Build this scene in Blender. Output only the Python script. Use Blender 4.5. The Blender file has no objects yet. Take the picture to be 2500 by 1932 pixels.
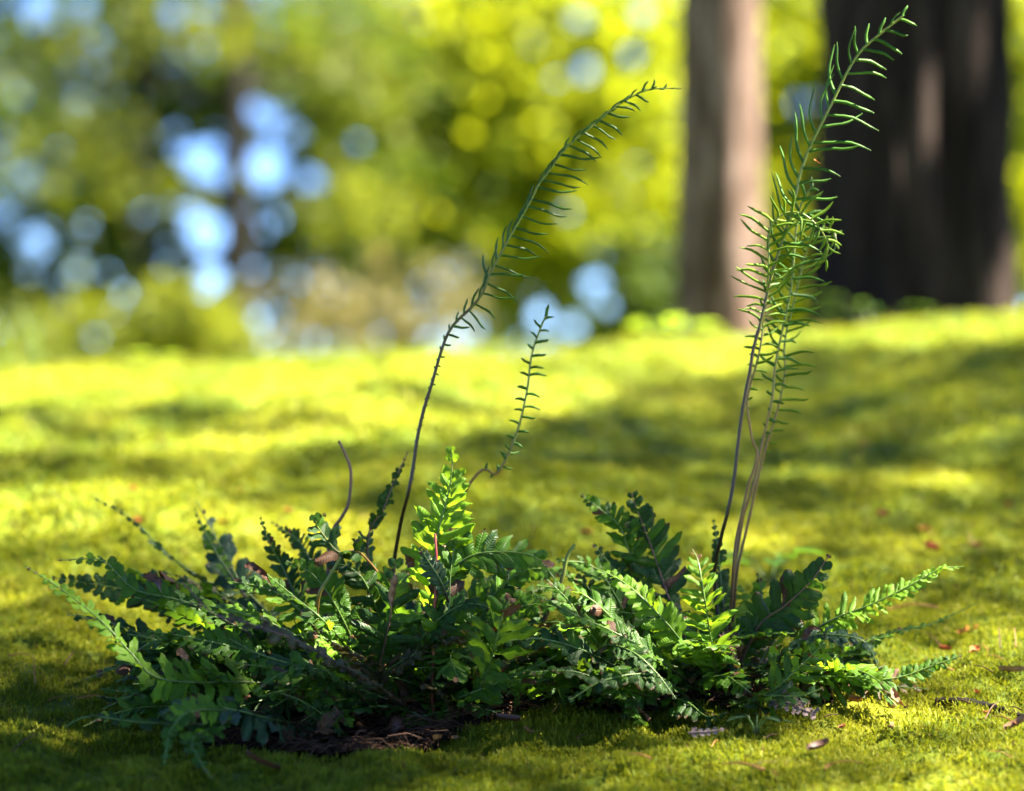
import bpy, math
import numpy as np
from mathutils import Vector, Matrix

rng = np.random.default_rng(11)
sc = bpy.context.scene
COL = sc.collection

# ------------------------------------------------------------------ camera
DIST = 2.5                       # metres from the camera to the ferns
LENS = 103.5
FPX = LENS / 36.0 * 2500.0       # focal length in photograph pixels
EYE = 0.303
HORIZON = 835.0
PITCH = math.atan((966.0 - HORIZON) / FPX)
CAM = np.array([0.0, -DIST, EYE])
cam_data = bpy.data.cameras.new('camera')
cam = bpy.data.objects.new('camera', cam_data)
COL.objects.link(cam)
cam.location = CAM
cam.rotation_euler = (math.pi / 2 - PITCH, 0, 0)
cam_data.lens = LENS
cam_data.sensor_width = 36.0
cam_data.clip_start = 0.05
cam_data.clip_end = 5000.0
cam_data.dof.use_dof = True
cam_data.dof.focus_distance = DIST - 0.06
cam_data.dof.aperture_fstop = 3.15
cam_data.dof.aperture_blades = 0
sc.camera = cam

# ------------------------------------------------------------------ light
SUN_AZ = math.radians(87.0)      # clockwise from the view direction
SUN_EL = math.radians(50.0)
SUN = np.array([math.cos(SUN_EL) * math.sin(SUN_AZ), math.cos(SUN_EL) * math.cos(SUN_AZ), math.sin(SUN_EL)])
world = bpy.data.worlds.new('World')
sc.world = world
world.use_nodes = True
wn = world.node_tree.nodes
sky = wn.new('ShaderNodeTexSky')
sky.sky_type = 'NISHITA'
sky.sun_disc = False
sky.sun_elevation = SUN_EL
sky.sun_rotation = SUN_AZ
sky.air_density = 0.25
sky.dust_density = 0.0
sky.ozone_density = 6.0
world.node_tree.links.new(sky.outputs[0], wn['Background'].inputs[0])
wn['Background'].inputs[1].default_value = 0.055
sun_data = bpy.data.lights.new('sun', 'SUN')
sun_data.energy = 5.0
sun_data.angle = math.radians(0.5)
sun_data.color = (1.0, 0.91, 0.74)
sun = bpy.data.objects.new('sun', sun_data)
COL.objects.link(sun)
sun.location = (6, 1, 8)
sun.rotation_euler = Vector(SUN).to_track_quat('Z', 'Y').to_euler()

sc.view_settings.view_transform = 'Standard'
sc.view_settings.look = 'None'
sc.view_settings.gamma = 1.0
sc.view_settings.use_curve_mapping = False
sc.view_settings.exposure = 3.5
sc.cycles.use_denoising = True
sc.cycles.use_adaptive_sampling = True
sc.cycles.adaptive_threshold = 0.015
sc.cycles.max_bounces = 6
sc.cycles.transmission_bounces = 6
sc.cycles.transparent_max_bounces = 8
sc.cycles.sample_clamp_indirect = 6.0

# ------------------------------------------------------------------ helpers
FWD = np.array([0, math.cos(PITCH), -math.sin(PITCH)])
UPV = np.array([0, math.sin(PITCH), math.cos(PITCH)])


def P(px, py, Y):
    """The point of the place at depth Y that stands at photograph pixel (px, py)."""
    d = FWD + np.array([(px - 1250.0) / FPX, 0, 0]) + UPV * ((966.0 - py) / FPX)
    return CAM + d * ((Y - CAM[1]) / d[1])


def to_px(p):
    v = np.asarray(p) - CAM
    w = v @ FWD
    return 1250.0 + v[..., 0] / w * FPX, 966.0 - (v @ UPV) / w * FPX


def nrm(v):
    v = np.asarray(v, float)
    return v / max(1e-9, np.linalg.norm(v))


_perm = np.random.default_rng(3).random((256, 256))


def vnoise(x, y):
    x = np.asarray(x, float); y = np.asarray(y, float)
    xi = np.floor(x).astype(int); yi = np.floor(y).astype(int)
    fx = x - xi; fy = y - yi
    fx = fx * fx * (3 - 2 * fx); fy = fy * fy * (3 - 2 * fy)
    g = lambda a, b: _perm[a & 255, b & 255]
    return (g(xi, yi) * (1 - fx) + g(xi + 1, yi) * fx) * (1 - fy) + (g(xi, yi + 1) * (1 - fx) + g(xi + 1, yi + 1) * fx) * fy - 0.5


def smooth(a, b, x):
    t = np.clip((np.asarray(x, float) - a) / (b - a), 0, 1)
    return t * t * (3 - 2 * t)


CREST = 2.3
_crest_x = np.array([P(px, 900, CREST)[0] for px in (-600, 0, 460, 915, 1370, 1717, 2060, 2400, 3000)])
_crest_z = np.array([P(1250, py, CREST)[2] for py in (915, 905, 894, 878, 858, 842, 822, 776, 730)])


def ground(x, y):
    x = np.asarray(x, float); y = np.asarray(y, float)
    c = np.interp(x, _crest_x, _crest_z)
    t = np.clip(y / CREST, 0, 1)
    z = c * (t + 0.10 * np.sin(np.pi * t)) + 0.115 * np.clip(y, -3.0, 0)
    far = np.clip(y - CREST, 0, None)
    z = z - 1.9 * smooth(0, 15, far) - 0.03 * np.clip(far, 0, 1.0)
    a = smooth(0.15, 0.8, y) * (1 - smooth(5, 9, y))
    z = z + a * (0.075 * vnoise(x * 2.0 + 7.3, y * 3.2 + 1.7) * smooth(0, 1.2, CREST + .3 - y) + 0.030 * vnoise(x * 4.5 + 3, y * 8.0 + 9))
    z = z + 0.016 * vnoise(x * 9 + 11, y * 11 + 4) + 0.014 * vnoise(x * 21, y * 23) + 0.009 * vnoise(x * 50, y * 55)
    # the hollow of bare litter under the ferns
    e = ((x + 0.13) / 0.20) ** 2 + ((y + 0.12) / 0.12) ** 2
    z = z - 0.016 * np.exp(-e * 1.2)
    return z


def gz(x, y):
    return float(ground(np.array([x]), np.array([y]))[0])


def on_ground(px, py):
    """Where the view line through a pixel meets the moss."""
    ys = np.linspace(-1.2, 4.2, 2200)
    d = FWD + np.array([(px - 1250.0) / FPX, 0, 0]) + UPV * ((966.0 - py) / FPX)
    t = (ys - CAM[1]) / d[1]
    pts = CAM[None] + d[None] * t[:, None]
    g = ground(pts[:, 0], pts[:, 1])
    k = np.argmax(pts[:, 2] < g)
    return np.array([pts[k, 0], pts[k, 1], g[k]])


def mesh_np(name, V, F, mats=(), smooth_shade=True, uv=None, mat_idx=None):
    """V (n,3), F (m,k) with k the same for all faces."""
    V = np.ascontiguousarray(V, dtype=np.float32); F = np.ascontiguousarray(F, dtype=np.int32)
    me = bpy.data.meshes.new(name)
    k = F.shape[1]
    me.vertices.add(len(V)); me.vertices.foreach_set('co', V.ravel())
    me.loops.add(F.size); me.loops.foreach_set('vertex_index', F.ravel())
    me.polygons.add(len(F))
    me.polygons.foreach_set('loop_start', np.arange(0, F.size, k, dtype=np.int32))
    me.polygons.foreach_set('use_smooth', np.full(len(F), bool(smooth_shade)))
    for m in mats:
        me.materials.append(m)
    if mat_idx is not None:
        me.polygons.foreach_set('material_index', np.asarray(mat_idx, np.int32))
    if uv is not None:
        l = me.uv_layers.new(name='UVMap')
        l.data.foreach_set('uv', np.ascontiguousarray(np.asarray(uv, np.float32)[F.ravel()]).ravel())
    me.update(calc_edges=True)
    me.validate()
    return me


def link(name, me, parent=None, label=None, cat=None, group=None, kind=None):
    o = bpy.data.objects.new(name, me)
    COL.objects.link(o)
    if parent is not None:
        o.parent = parent
        o.matrix_parent_inverse = base_inv(parent)
    tag(o, label, cat, group, kind)
    return o


_minv = {}


def base_inv(parent):
    return _minv.get(parent.name, Matrix.Identity(4))


def tag(o, label=None, cat=None, group=None, kind=None):
    if label: o['label'] = label
    if cat: o['category'] = cat
    if group: o['group'] = group
    if kind: o['kind'] = kind
    return o


def thing(name, loc, label, cat, group=None):
    o = bpy.data.objects.new(name, None)
    COL.objects.link(o)
    o.empty_display_size = 0.05
    o.location = loc
    _minv[o.name] = Matrix.Translation(Vector(loc)).inverted()
    return tag(o, label, cat, group)


def crom(pts, n):
    """Catmull-Rom through the points, n samples evenly spaced by length."""
    p = np.asarray(pts, float)
    p = np.vstack([2 * p[0] - p[1], p, 2 * p[-1] - p[-2]])
    out = []
    for i in range(1, len(p) - 2):
        t = np.linspace(0, 1, 14, endpoint=False)[:, None]
        a, b, c, d = p[i - 1], p[i], p[i + 1], p[i + 2]
        out.append(0.5 * (2 * b + (c - a) * t + (2 * a - 5 * b + 4 * c - d) * t ** 2 + (3 * b - a - 3 * c + d) * t ** 3))
    out.append(p[-2][None])
    q = np.vstack(out)
    s = np.concatenate([[0], np.cumsum(np.linalg.norm(np.diff(q, axis=0), axis=1))])
    u = np.linspace(0, s[-1], n)
    return np.stack([np.interp(u, s, q[:, k]) for k in range(3)], 1), s[-1]


def tube(path, rad, sides=5):
    path = np.asarray(path, float); n = len(path)
    rad = np.broadcast_to(np.asarray(rad, float), (n,))
    T = np.gradient(path, axis=0)
    T /= np.maximum(1e-9, np.linalg.norm(T, axis=1))[:, None]
    ref = np.array([0.31, -0.9, 0.2])
    A = np.cross(T, ref); A /= np.maximum(1e-9, np.linalg.norm(A, axis=1))[:, None]
    B = np.cross(T, A)
    ang = np.linspace(0, 2 * np.pi, sides, endpoint=False)
    V = path[:, None] + rad[:, None, None] * (np.cos(ang)[None, :, None] * A[:, None] + np.sin(ang)[None, :, None] * B[:, None])
    V = V.reshape(-1, 3)
    i = np.arange(n - 1)[:, None] * sides; j = np.arange(sides)[None]; j2 = (j + 1) % sides
    F = np.stack([i + j, i + j2, i + sides + j2, i + sides + j], -1).reshape(-1, 4)
    uv = np.stack([np.repeat(np.linspace(0, 1, n), sides), np.tile(np.linspace(0, 1, sides), n)], 1)
    return V, F, uv


class Acc:
    """Collects quads that make up one mesh."""
    def __init__(self): self.V = []; self.F = []; self.U = []; self.M = []; self.n = 0

    def add(self, V, F, uv=None, m=0):
        self.V.append(V); self.F.append(np.asarray(F) + self.n)
        self.U.append(uv if uv is not None else np.zeros((len(V), 2)))
        self.M.append(np.full(len(F), m)); self.n += len(V)

    def mesh(self, name, mats):
        return mesh_np(name, np.vstack(self.V), np.vstack(self.F), mats, True, np.vstack(self.U), np.concatenate(self.M))


# ------------------------------------------------------------------ materials
class NT:
    def __init__(self, name):
        self.m = bpy.data.materials.new(name); self.m.use_nodes = True
        self.t = self.m.node_tree; self.t.nodes.clear()
        self.out = self.n('ShaderNodeOutputMaterial')

    def n(self, typ, **kw):
        o = self.t.nodes.new(typ)
        for k, v in kw.items():
            if k.startswith('i_'):
                o.inputs[k[2:].replace('_', ' ')].default_value = v
            else:
                setattr(o, k, v)
        return o

    def l(self, a, b): self.t.links.new(a, b)

    def noise(self, scale, detail=3.0, vec=None, rough=0.55):
        o = self.n('ShaderNodeTexNoise'); o.inputs['Scale'].default_value = scale
        o.inputs['Detail'].default_value = detail; o.inputs['Roughness'].default_value = rough
        if vec is not None: self.l(vec, o.inputs['Vector'])
        return o.outputs['Fac']

    def ramp(self, fac, stops):
        o = self.n('ShaderNodeValToRGB'); e = o.color_ramp.elements
        while len(e) < len(stops): e.new(0.5)
        for k, (p, c) in enumerate(stops):
            e[k].position = p; e[k].color = (*c, 1) if len(c) == 3 else c
        self.l(fac, o.inputs[0]); return o.outputs[0]

    def mix(self, fac, a, b, mode='MIX'):
        o = self.n('ShaderNodeMix', data_type='RGBA', blend_type=mode)
        for s, v in ((o.inputs[0], fac), (o.inputs[6], a), (o.inputs[7], b)):
            if hasattr(v, 'is_output'): self.l(v, s)
            elif isinstance(v, (int, float)): s.default_value = v
            else: s.default_value = (*v, 1)
        return o.outputs[2]

    def math(self, op, a, b=None, clamp=False):
        o = self.n('ShaderNodeMath', operation=op, use_clamp=clamp)
        for s, v in ((o.inputs[0], a), (o.inputs[1], b)):
            if v is None: continue
            if hasattr(v, 'is_output'): self.l(v, s)
            else: s.default_value = v
        return o.outputs[0]


def scl(c, k): return tuple(min(1.0, x * k) for x in c)


def leaf_mat(name, base, trans_col, trans=0.35, rough=0.42, brown=0.0, vein=0.0, var=0.35, spec=0.3, nscale=60.0):
    t = NT(name)
    pos = t.n('ShaderNodeNewGeometry').outputs['Position']
    inf = t.n('ShaderNodeObjectInfo').outputs['Random']
    f = t.math('ADD', t.math('MULTIPLY', t.noise(nscale, 3, pos), 0.75), t.math('MULTIPLY', inf, 0.25))
    c = t.ramp(f, [(0.25, scl(base, 1 - var)), (0.5, base), (0.78, scl((base[0] * 1.25, base[1] * 1.1, base[2]), 1 + var))])
    ct = t.ramp(f, [(0.25, scl(trans_col, 1 - var)), (0.5, trans_col), (0.78, scl(trans_col, 1 + var))])
    uv = t.n('ShaderNodeUVMap').outputs[0]
    sep = t.n('ShaderNodeSeparateXYZ'); t.l(uv, sep.inputs[0])
    u, v = sep.outputs[0], sep.outputs[1]
    av = t.math('MULTIPLY', t.math('ABSOLUTE', t.math('SUBTRACT', v, 0.5)), 2.0)
    bump = None
    if vein:
        rib = t.math('SUBTRACT', 1.0, t.math('MULTIPLY', av, 7.0), clamp=True)
        c = t.mix(t.math('MULTIPLY', rib, vein), c, (base[0] * 2.4 + .02, base[1] * 1.9 + .02, base[2] * 1.6))
        side = t.math('SINE', t.math('MULTIPLY', t.math('SUBTRACT', u, t.math('MULTIPLY', av, 0.10)), 62.0))
        h = t.math('ADD', t.math('MULTIPLY', side, 0.35), t.math('MULTIPLY', rib, -1.6))
        b = t.n('ShaderNodeBump'); b.inputs['Strength'].default_value = 0.5; b.inputs['Distance'].default_value = 0.0006
        t.l(h, b.inputs['Height']); bump = b.outputs[0]
    if brown:
        bn = t.noise(95.0, 3, pos)
        edge = t.math('ADD', t.math('POWER', u, 3.0), t.math('POWER', av, 4.0))
        k = t.math('ADD', t.math('MULTIPLY', edge, 0.20), bn)
        k = t.math('MULTIPLY', t.math('SUBTRACT', k, 1.0 - brown), 9.0, clamp=True)
        c = t.mix(k, c, (0.075, 0.035, 0.014)); ct = t.mix(k, ct, (0.08, 0.03, 0.01))
    p = t.n('ShaderNodeBsdfPrincipled')
    t.l(c, p.inputs['Base Color']); p.inputs['Roughness'].default_value = rough
    p.inputs['Specular IOR Level'].default_value = spec
    if bump is not None: t.l(bump, p.inputs['Normal'])
    if trans > 0:
        tr = t.n('ShaderNodeBsdfTranslucent'); t.l(ct, tr.inputs['Color'])
        ms = t.n('ShaderNodeMixShader'); ms.inputs[0].default_value = trans
        t.l(p.outputs[0], ms.inputs[1]); t.l(tr.outputs[0], ms.inputs[2])
        t.l(ms.outputs[0], t.out.inputs[0])
    else:
        t.l(p.outputs[0], t.out.inputs[0])
    return t.m


def plain_mat(name, stops, scale=40.0, rough=0.8, spec=0.2, bump=0.0, bscale=200.0, stretch=None):
    t = NT(name)
    pos = t.n('ShaderNodeNewGeometry').outputs['Position']
    if stretch:
        mp = t.n('ShaderNodeMapping'); mp.inputs['Scale'].default_value = stretch
        t.l(pos, mp.inputs[0]); pos = mp.outputs[0]
    c = t.ramp(t.noise(scale, 5, pos, 0.62), stops)
    p = t.n('ShaderNodeBsdfPrincipled'); t.l(c, p.inputs['Base Color'])
    p.inputs['Roughness'].default_value = rough; p.inputs['Specular IOR Level'].default_value = spec
    if bump:
        b = t.n('ShaderNodeBump'); b.inputs['Strength'].default_value = 0.8; b.inputs['Distance'].default_value = bump
        t.l(t.noise(bscale, 5, pos), b.inputs['Height']); t.l(b.outputs[0], p.inputs['Normal'])
    t.l(p.outputs[0], t.out.inputs[0])
    return t.m


M = {}
M['leaf_bright'] = leaf_mat('leaf_bright', (0.085, 0.185, 0.012), (0.26, 0.42, 0.015), 0.42, 0.46, 0.16, 0.30, spec=0.2)
M['leaf_mid'] = leaf_mat('leaf_mid', (0.042, 0.110, 0.010), (0.14, 0.27, 0.012), 0.34, 0.42, 0.27, 0.30, spec=0.2)
M['leaf_dark'] = leaf_mat('leaf_dark', (0.020, 0.056, 0.010), (0.05, 0.13, 0.01), 0.20, 0.44, 0.30, 0.25, spec=0.2)
M['leaf_blue'] = leaf_mat('leaf_blue', (0.030, 0.066, 0.028), (0.03, 0.10, 0.02), 0.14, 0.34, 0.26, 0.35, spec=0.3)
M['leaf_brown'] = leaf_mat('leaf_brown', (0.062, 0.062, 0.024), (0.09, 0.08, 0.02), 0.18, 0.5, 0.38, 0.25)
M['leaf_dead'] = leaf_mat('leaf_dead', (0.075, 0.036, 0.017), (0.08, 0.03, 0.01), 0.12, 0.6, 0.25, 0.2)
M['fertile'] = leaf_mat('fertile', (0.048, 0.125, 0.016), (0.13, 0.27, 0.015), 0.22, 0.5, 0.05, 0.0, spec=0.2)
M['fertile_pale'] = leaf_mat('fertile_pale', (0.10, 0.18, 0.014), (0.24, 0.36, 0.02), 0.25, 0.55, 0.0, 0.0, spec=0.15)
M['fertile_dark'] = leaf_mat('fertile_dark', (0.030, 0.088, 0.010), (0.10, 0.22, 0.01), 0.14, 0.4, 0.05, 0.0)


def stem_mat(name, low, mid, high, rough=0.4):
    t = NT(name)
    uv = t.n('ShaderNodeUVMap').outputs[0]
    sep = t.n('ShaderNodeSeparateXYZ'); t.l(uv, sep.inputs[0])
    pos = t.n('ShaderNodeNewGeometry').outputs['Position']
    f = t.math('ADD', sep.outputs[0], t.math('MULTIPLY', t.math('SUBTRACT', t.noise(90, 2, pos), 0.5), 0.25))
    c = t.ramp(f, [(0.12, low), (0.5, mid), (0.72, high)])
    p = t.n('ShaderNodeBsdfPrincipled'); t.l(c, p.inputs['Base Color']); p.inputs['Roughness'].default_value = rough
    t.l(p.outputs[0], t.out.inputs[0])
    return t.m


M['stem_black'] = stem_mat('stem_black', (0.018, 0.008, 0.006), (0.050, 0.026, 0.011), (0.17, 0.20, 0.028))
M['stem_tan'] = stem_mat('stem_tan', (0.075, 0.026, 0.009), (0.25, 0.13, 0.028), (0.17, 0.20, 0.03))
M['stem_red'] = stem_mat('stem_red', (0.08, 0.02, 0.01), (0.26, 0.05, 0.02), (0.30, 0.04, 0.03))
M['stem_green'] = stem_mat('stem_green', (0.030, 0.018, 0.010), (0.08, 0.14, 0.025), (0.11, 0.18, 0.03))
M['stem_dead'] = stem_mat('stem_dead', (0.10, 0.05, 0.03), (0.14, 0.07, 0.05), (0.16, 0.08, 0.06), 0.6)
M['moss'] = None


def moss_mat(name, dark, midc, bright, trans, tcol):
    t = NT(name)
    pos = t.n('ShaderNodeNewGeometry').outputs['Position']
    big = t.noise(5.0, 4, pos)
    small = t.noise(60.0, 3, pos)
    sep = t.n('ShaderNodeSeparateXYZ'); t.l(t.n('ShaderNodeUVMap').outputs[0], sep.inputs[0])
    own = t.math('ADD', t.math('MULTIPLY', sep.outputs[1], 0.18), t.math('MULTIPLY', sep.outputs[0], 0.10))
    f = t.math('ADD', t.math('ADD', t.math('MULTIPLY', big, 0.55), t.math('MULTIPLY', small, 0.25)), own if trans else 0.10)
    c = t.ramp(f, [(0.33, dark), (0.48, midc), (0.64, bright)])
    if trans:      # some strands are dead and brown
        c = t.mix(t.math('GREATER_THAN', sep.outputs[1], 0.955), c, (0.13, 0.075, 0.02))
    p = t.n('ShaderNodeBsdfPrincipled'); t.l(c, p.inputs['Base Color'])
    p.inputs['Roughness'].default_value = 0.6; p.inputs['Specular IOR Level'].default_value = 0.2
    if trans:
        tr = t.n('ShaderNodeBsdfTranslucent')
        t.l(t.mix(0.5, c, tcol), tr.inputs['Color'])
        ms = t.n('ShaderNodeMixShader'); ms.inputs[0].default_value = trans
        t.l(p.outputs[0], ms.inputs[1]); t.l(tr.outputs[0], ms.inputs[2]); t.l(ms.outputs[0], t.out.inputs[0])
    else:
        t.l(p.outputs[0], t.out.inputs[0])
    return t.m


M['moss'] = moss_mat('moss', (0.034, 0.070, 0.003), (0.118, 0.172, 0.005), (0.30, 0.295, 0.020), 0.40, (0.39, 0.41, 0.015))
M['moss_bed'] = moss_mat('moss_bed', (0.028, 0.050, 0.003), (0.080, 0.115, 0.004), (0.19, 0.20, 0.009), 0, None)
M['soil'] = plain_mat('soil', [(0.3, (0.008, 0.005, 0.003)), (0.55, (0.020, 0.011, 0.006)), (0.75, (0.042, 0.022, 0.012))], 120, 0.9, 0.1, 0.004, 260)
M['litter'] = plain_mat('litter', [(0.3, (0.02, 0.010, 0.005)), (0.5, (0.055, 0.026, 0.012)), (0.7, (0.13, 0.062, 0.03))], 70, 0.7, 0.2)
M['bark_warm'] = plain_mat('bark_warm', [(0.3, (0.030, 0.018, 0.012)), (0.5, (0.095, 0.062, 0.049)), (0.7, (0.22, 0.16, 0.14))], 9, 0.9, 0.1, 0.003, 30, (3, 3, 0.6))
M['bark_dark'] = plain_mat('bark_dark', [(0.3, (0.007, 0.005, 0.004)), (0.5, (0.018, 0.012, 0.010)), (0.7, (0.055, 0.038, 0.032))], 7, 0.95, 0.1, 0.02, 22, (3, 3, 0.5))
M['bark_far'] = plain_mat('bark_far', [(0.3, (0.008, 0.008, 0.007)), (0.7, (0.022, 0.019, 0.016))], 5, 0.9, 0.1)
M['needle'] = plain_mat('needle', [(0.3, (0.20, 0.075, 0.018)), (0.7, (0.42, 0.20, 0.06))], 50, 0.5, 0.3)
M['needle_dark'] = plain_mat('needle_dark', [(0.3, (0.05, 0.022, 0.012)), (0.7, (0.15, 0.07, 0.035))], 50, 0.6, 0.3)
M['red_scale'] = plain_mat('red_scale', [(0.3, (0.22, 0.035, 0.02)), (0.7, (0.50, 0.12, 0.06))], 160, 0.45, 0.4)
M['orange_scale'] = plain_mat('orange_scale', [(0.3, (0.30, 0.085, 0.02)), (0.7, (0.55, 0.22, 0.05))], 160, 0.5, 0.3)
M['tan_leaf'] = plain_mat('tan_leaf', [(0.3, (0.12, 0.055, 0.025)), (0.7, (0.36, 0.20, 0.09))], 120, 0.6, 0.3)
M['brown_leaf'] = plain_mat('brown_leaf', [(0.3, (0.04, 0.016, 0.009)), (0.7, (0.14, 0.055, 0.025))], 120, 0.5, 0.4)
M['grey_dead'] = plain_mat('grey_dead', [(0.3, (0.12, 0.08, 0.07)), (0.7, (0.30, 0.22, 0.20))], 120, 0.7, 0.2)
M['silk'] = plain_mat('silk', [(0.3, (0.55, 0.55, 0.55)), (0.7, (0.8, 0.8, 0.8))], 10, 0.3, 0.5)


def far_leaf(name, base, tr, trans, var=0.5, nscale=1.6, rough=0.6):
    return leaf_mat(name, base, tr, trans, rough, 0, 0, var, 0.15, nscale)


M['far_yellow'] = far_leaf('far_yellow', (0.16, 0.21, 0.010), (0.42, 0.46, 0.010), 0.5, 0.35)
M['far_green'] = far_leaf('far_green', (0.036, 0.066, 0.010), (0.10, 0.15, 0.008), 0.38, 0.6)
M['far_olive'] = far_leaf('far_olive', (0.085, 0.11, 0.014), (0.22, 0.25, 0.012), 0.40, 0.5)
M['far_grey'] = far_leaf('far_grey', (0.075, 0.10, 0.035), (0.15, 0.19, 0.04), 0.3, 0.5)
M['far_tan'] = far_leaf('far_tan', (0.11, 0.10, 0.04), (0.17, 0.15, 0.04), 0.3, 0.4)
M['shade_canopy'] = far_leaf('shade_canopy', (0.05, 0.095, 0.014), (0.12, 0.18, 0.01), 0.25, 0.3)
M['seedling'] = leaf_mat('seedling', (0.14, 0.24, 0.02), (0.40, 0.55, 0.03), 0.5, 0.4, 0, 0.2)
M['broad_leaf'] = leaf_mat('broad_leaf', (0.08, 0.20, 0.02), (0.20, 0.40, 0.02), 0.4, 0.4, 0, 0.2)
M['grass'] = leaf_mat('grass', (0.12, 0.19, 0.03), (0.26, 0.34, 0.04), 0.4, 0.5, 0, 0)

# ------------------------------------------------------------------ ground
def build_ground():
    def axis(lo, hi, core_lo, core_hi, step):
        a = list(np.arange(core_lo, core_hi + 1e-9, step))
        s = step; v = core_hi
        while v < hi:
            s *= 1.13; v += s; a.append(min(v, hi))
        s = step; v = core_lo; b = []
        while v > lo:
            s *= 1.13; v -= s; b.append(max(v, lo))
        return np.array(b[::-1] + a)
    xs = axis(-700, 700, -0.9, 1.1, 0.012)
    ys = axis(-60, 1200, -0.8, 2.9, 0.012)
    X, Y = np.meshgrid(xs, ys)
    Z = ground(X, Y)
    V = np.stack([X, Y, Z], -1).reshape(-1, 3)
    nx, ny = len(xs), len(ys)
    i = (np.arange(ny - 1)[:, None] * nx + np.arange(nx - 1)[None]).ravel()
    F = np.stack([i, i + 1, i + nx + 1, i + nx], 1)
    link('ground', mesh_np('ground', V, F, [M['moss_bed']]), kind='structure')


build_ground()


def soil_weight(x, y):
    """1 on the bare litter under and before the ferns, 0 on moss."""
    n = 0.8 * vnoise(x * 14 + 5, y * 18 + 2)
    a = 1.05 - np.sqrt(((x + 0.13) / 0.125) ** 2 + ((y + 0.085) / 0.072) ** 2) + n
    b = 1.0 - np.sqrt(((x - 0.12) / 0.16) ** 2 + ((y + 0.0) / 0.055) ** 2) + n
    return np.maximum(a, b)


def build_soil():
    xs = np.arange(-0.45, 0.45, 0.008); ys = np.arange(-0.40, 0.17, 0.008)
    X, Y = np.meshgrid(xs, ys)
    Z = ground(X, Y) + 0.004 + 0.006 * (vnoise(X * 70, Y * 70) + 0.5) 
    w = soil_weight(X, Y)
    V = np.stack([X, Y, Z], -1).reshape(-1, 3)
    nx = len(xs)
    i = (np.arange(len(ys) - 1)[:, None] * nx + np.arange(nx - 1)[None]).ravel()
    F = np.stack([i, i + 1, i + nx + 1, i + nx], 1)
    keep = (w.ravel()[F] > -0.05).all(1)
    F = F[keep]
    used = np.unique(F); remap = np.zeros(len(V), int); remap[used] = np.arange(len(used))
    link('soil', mesh_np('soil', V[used], remap[F], [M['soil']]), kind='structure')


build_soil()


# moss: curled strands spread over the ground
def build_moss():
    r = np.random.default_rng(5)
    Vs, Fs, Us = [], [], []
    off = 0

    def zone(n, y0, y1, margin, L, w, segs=3):
        nonlocal off
        y = r.uniform(y0, y1, n)
        half = (y + DIST) * 0.178 + margin
        x = r.uniform(-1, 1, n) * half
        clump = vnoise(x * 45 + 3, y * 45 + 8) + 0.6 * vnoise(x * 110, y * 110)
        keep = (soil_weight(x, y) < r.uniform(-0.5, 0.30, n)) & (clump > r.uniform(-0.62, 0.05, n))
        x, y, clump = x[keep], y[keep], clump[keep]
        n = len(x)
        az = r.uniform(0, 6.283, n); lean = r.uniform(0.35, 1.5, n); curl = r.uniform(-1.5, 1.5, n); lay = r.uniform(-0.001, 0.5, n) * L
        LL = L * r.uniform(0.5, 1.3, n) * (1 + 0.5 * clump); ww = w * r.uniform(0.6, 1.3, n)
        k = segs + 1
        t = np.linspace(0, 1, k)
        ang = lean[:, None] + curl[:, None] * t[None, :-1]
        ds = (LL / segs)[:, None]
        z0 = np.zeros((n, 1))
        h = np.concatenate([z0, np.cumsum(np.sin(ang) * ds, 1)], 1); z = np.concatenate([z0, np.cumsum(np.cos(ang) * ds, 1)], 1)
        tw = az + math.pi / 2 + r.uniform(-0.8, 0.8, n)
        side = np.stack([np.cos(tw), np.sin(tw), r.uniform(-0.4, 0.4, n)], 1)
        prof = np.array([0.7, 1.0, 0.85, 0.15]) if segs == 3 else np.array([0.8, 1.0, 0.15])
        c = np.stack([x[:, None] + h * np.cos(az)[:, None], y[:, None] + h * np.sin(az)[:, None], (ground(x, y) + lay)[:, None] + z], -1)
        o = side[:, None, :] * (ww[:, None] * prof[None] * 0.5)[..., None]
        V = np.stack([c - o, c + o], 2).reshape(-1, 3)                      # n, k, 2
        rows = np.arange(n)[:, None] * k * 2 + np.arange(segs)[None] * 2
        F = np.stack([rows, rows + 1, rows + 3, rows + 2], -1).reshape(-1, 4) + off
        rnd = r.random(n)
        U = np.stack([np.broadcast_to(t[None, :, None], (n, k, 2)), np.broadcast_to(rnd[:, None, None], (n, k, 2))], -1).reshape(-1, 2)
        off += len(V)
        Vs.append(V); Fs.append(F); Us.append(U)
    zone(70000, -0.75, -0.36, 0.06, 0.0072, 0.0014)
    zone(350000, -0.38, 0.32, 0.07, 0.0062, 0.00115)
    zone(120000, 0.32, 1.0, 0.12, 0.0075, 0.0020, 2)
    zone(75000, 1.0, 2.8, 0.30, 0.010, 0.0038, 2)
    link('moss', mesh_np('moss', np.vstack(Vs), np.vstack(Fs), [M['moss']], True, np.vstack(Us)), kind='stuff', label='yellow green feathery moss carpeting the ground', cat='moss')


build_moss()


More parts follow.
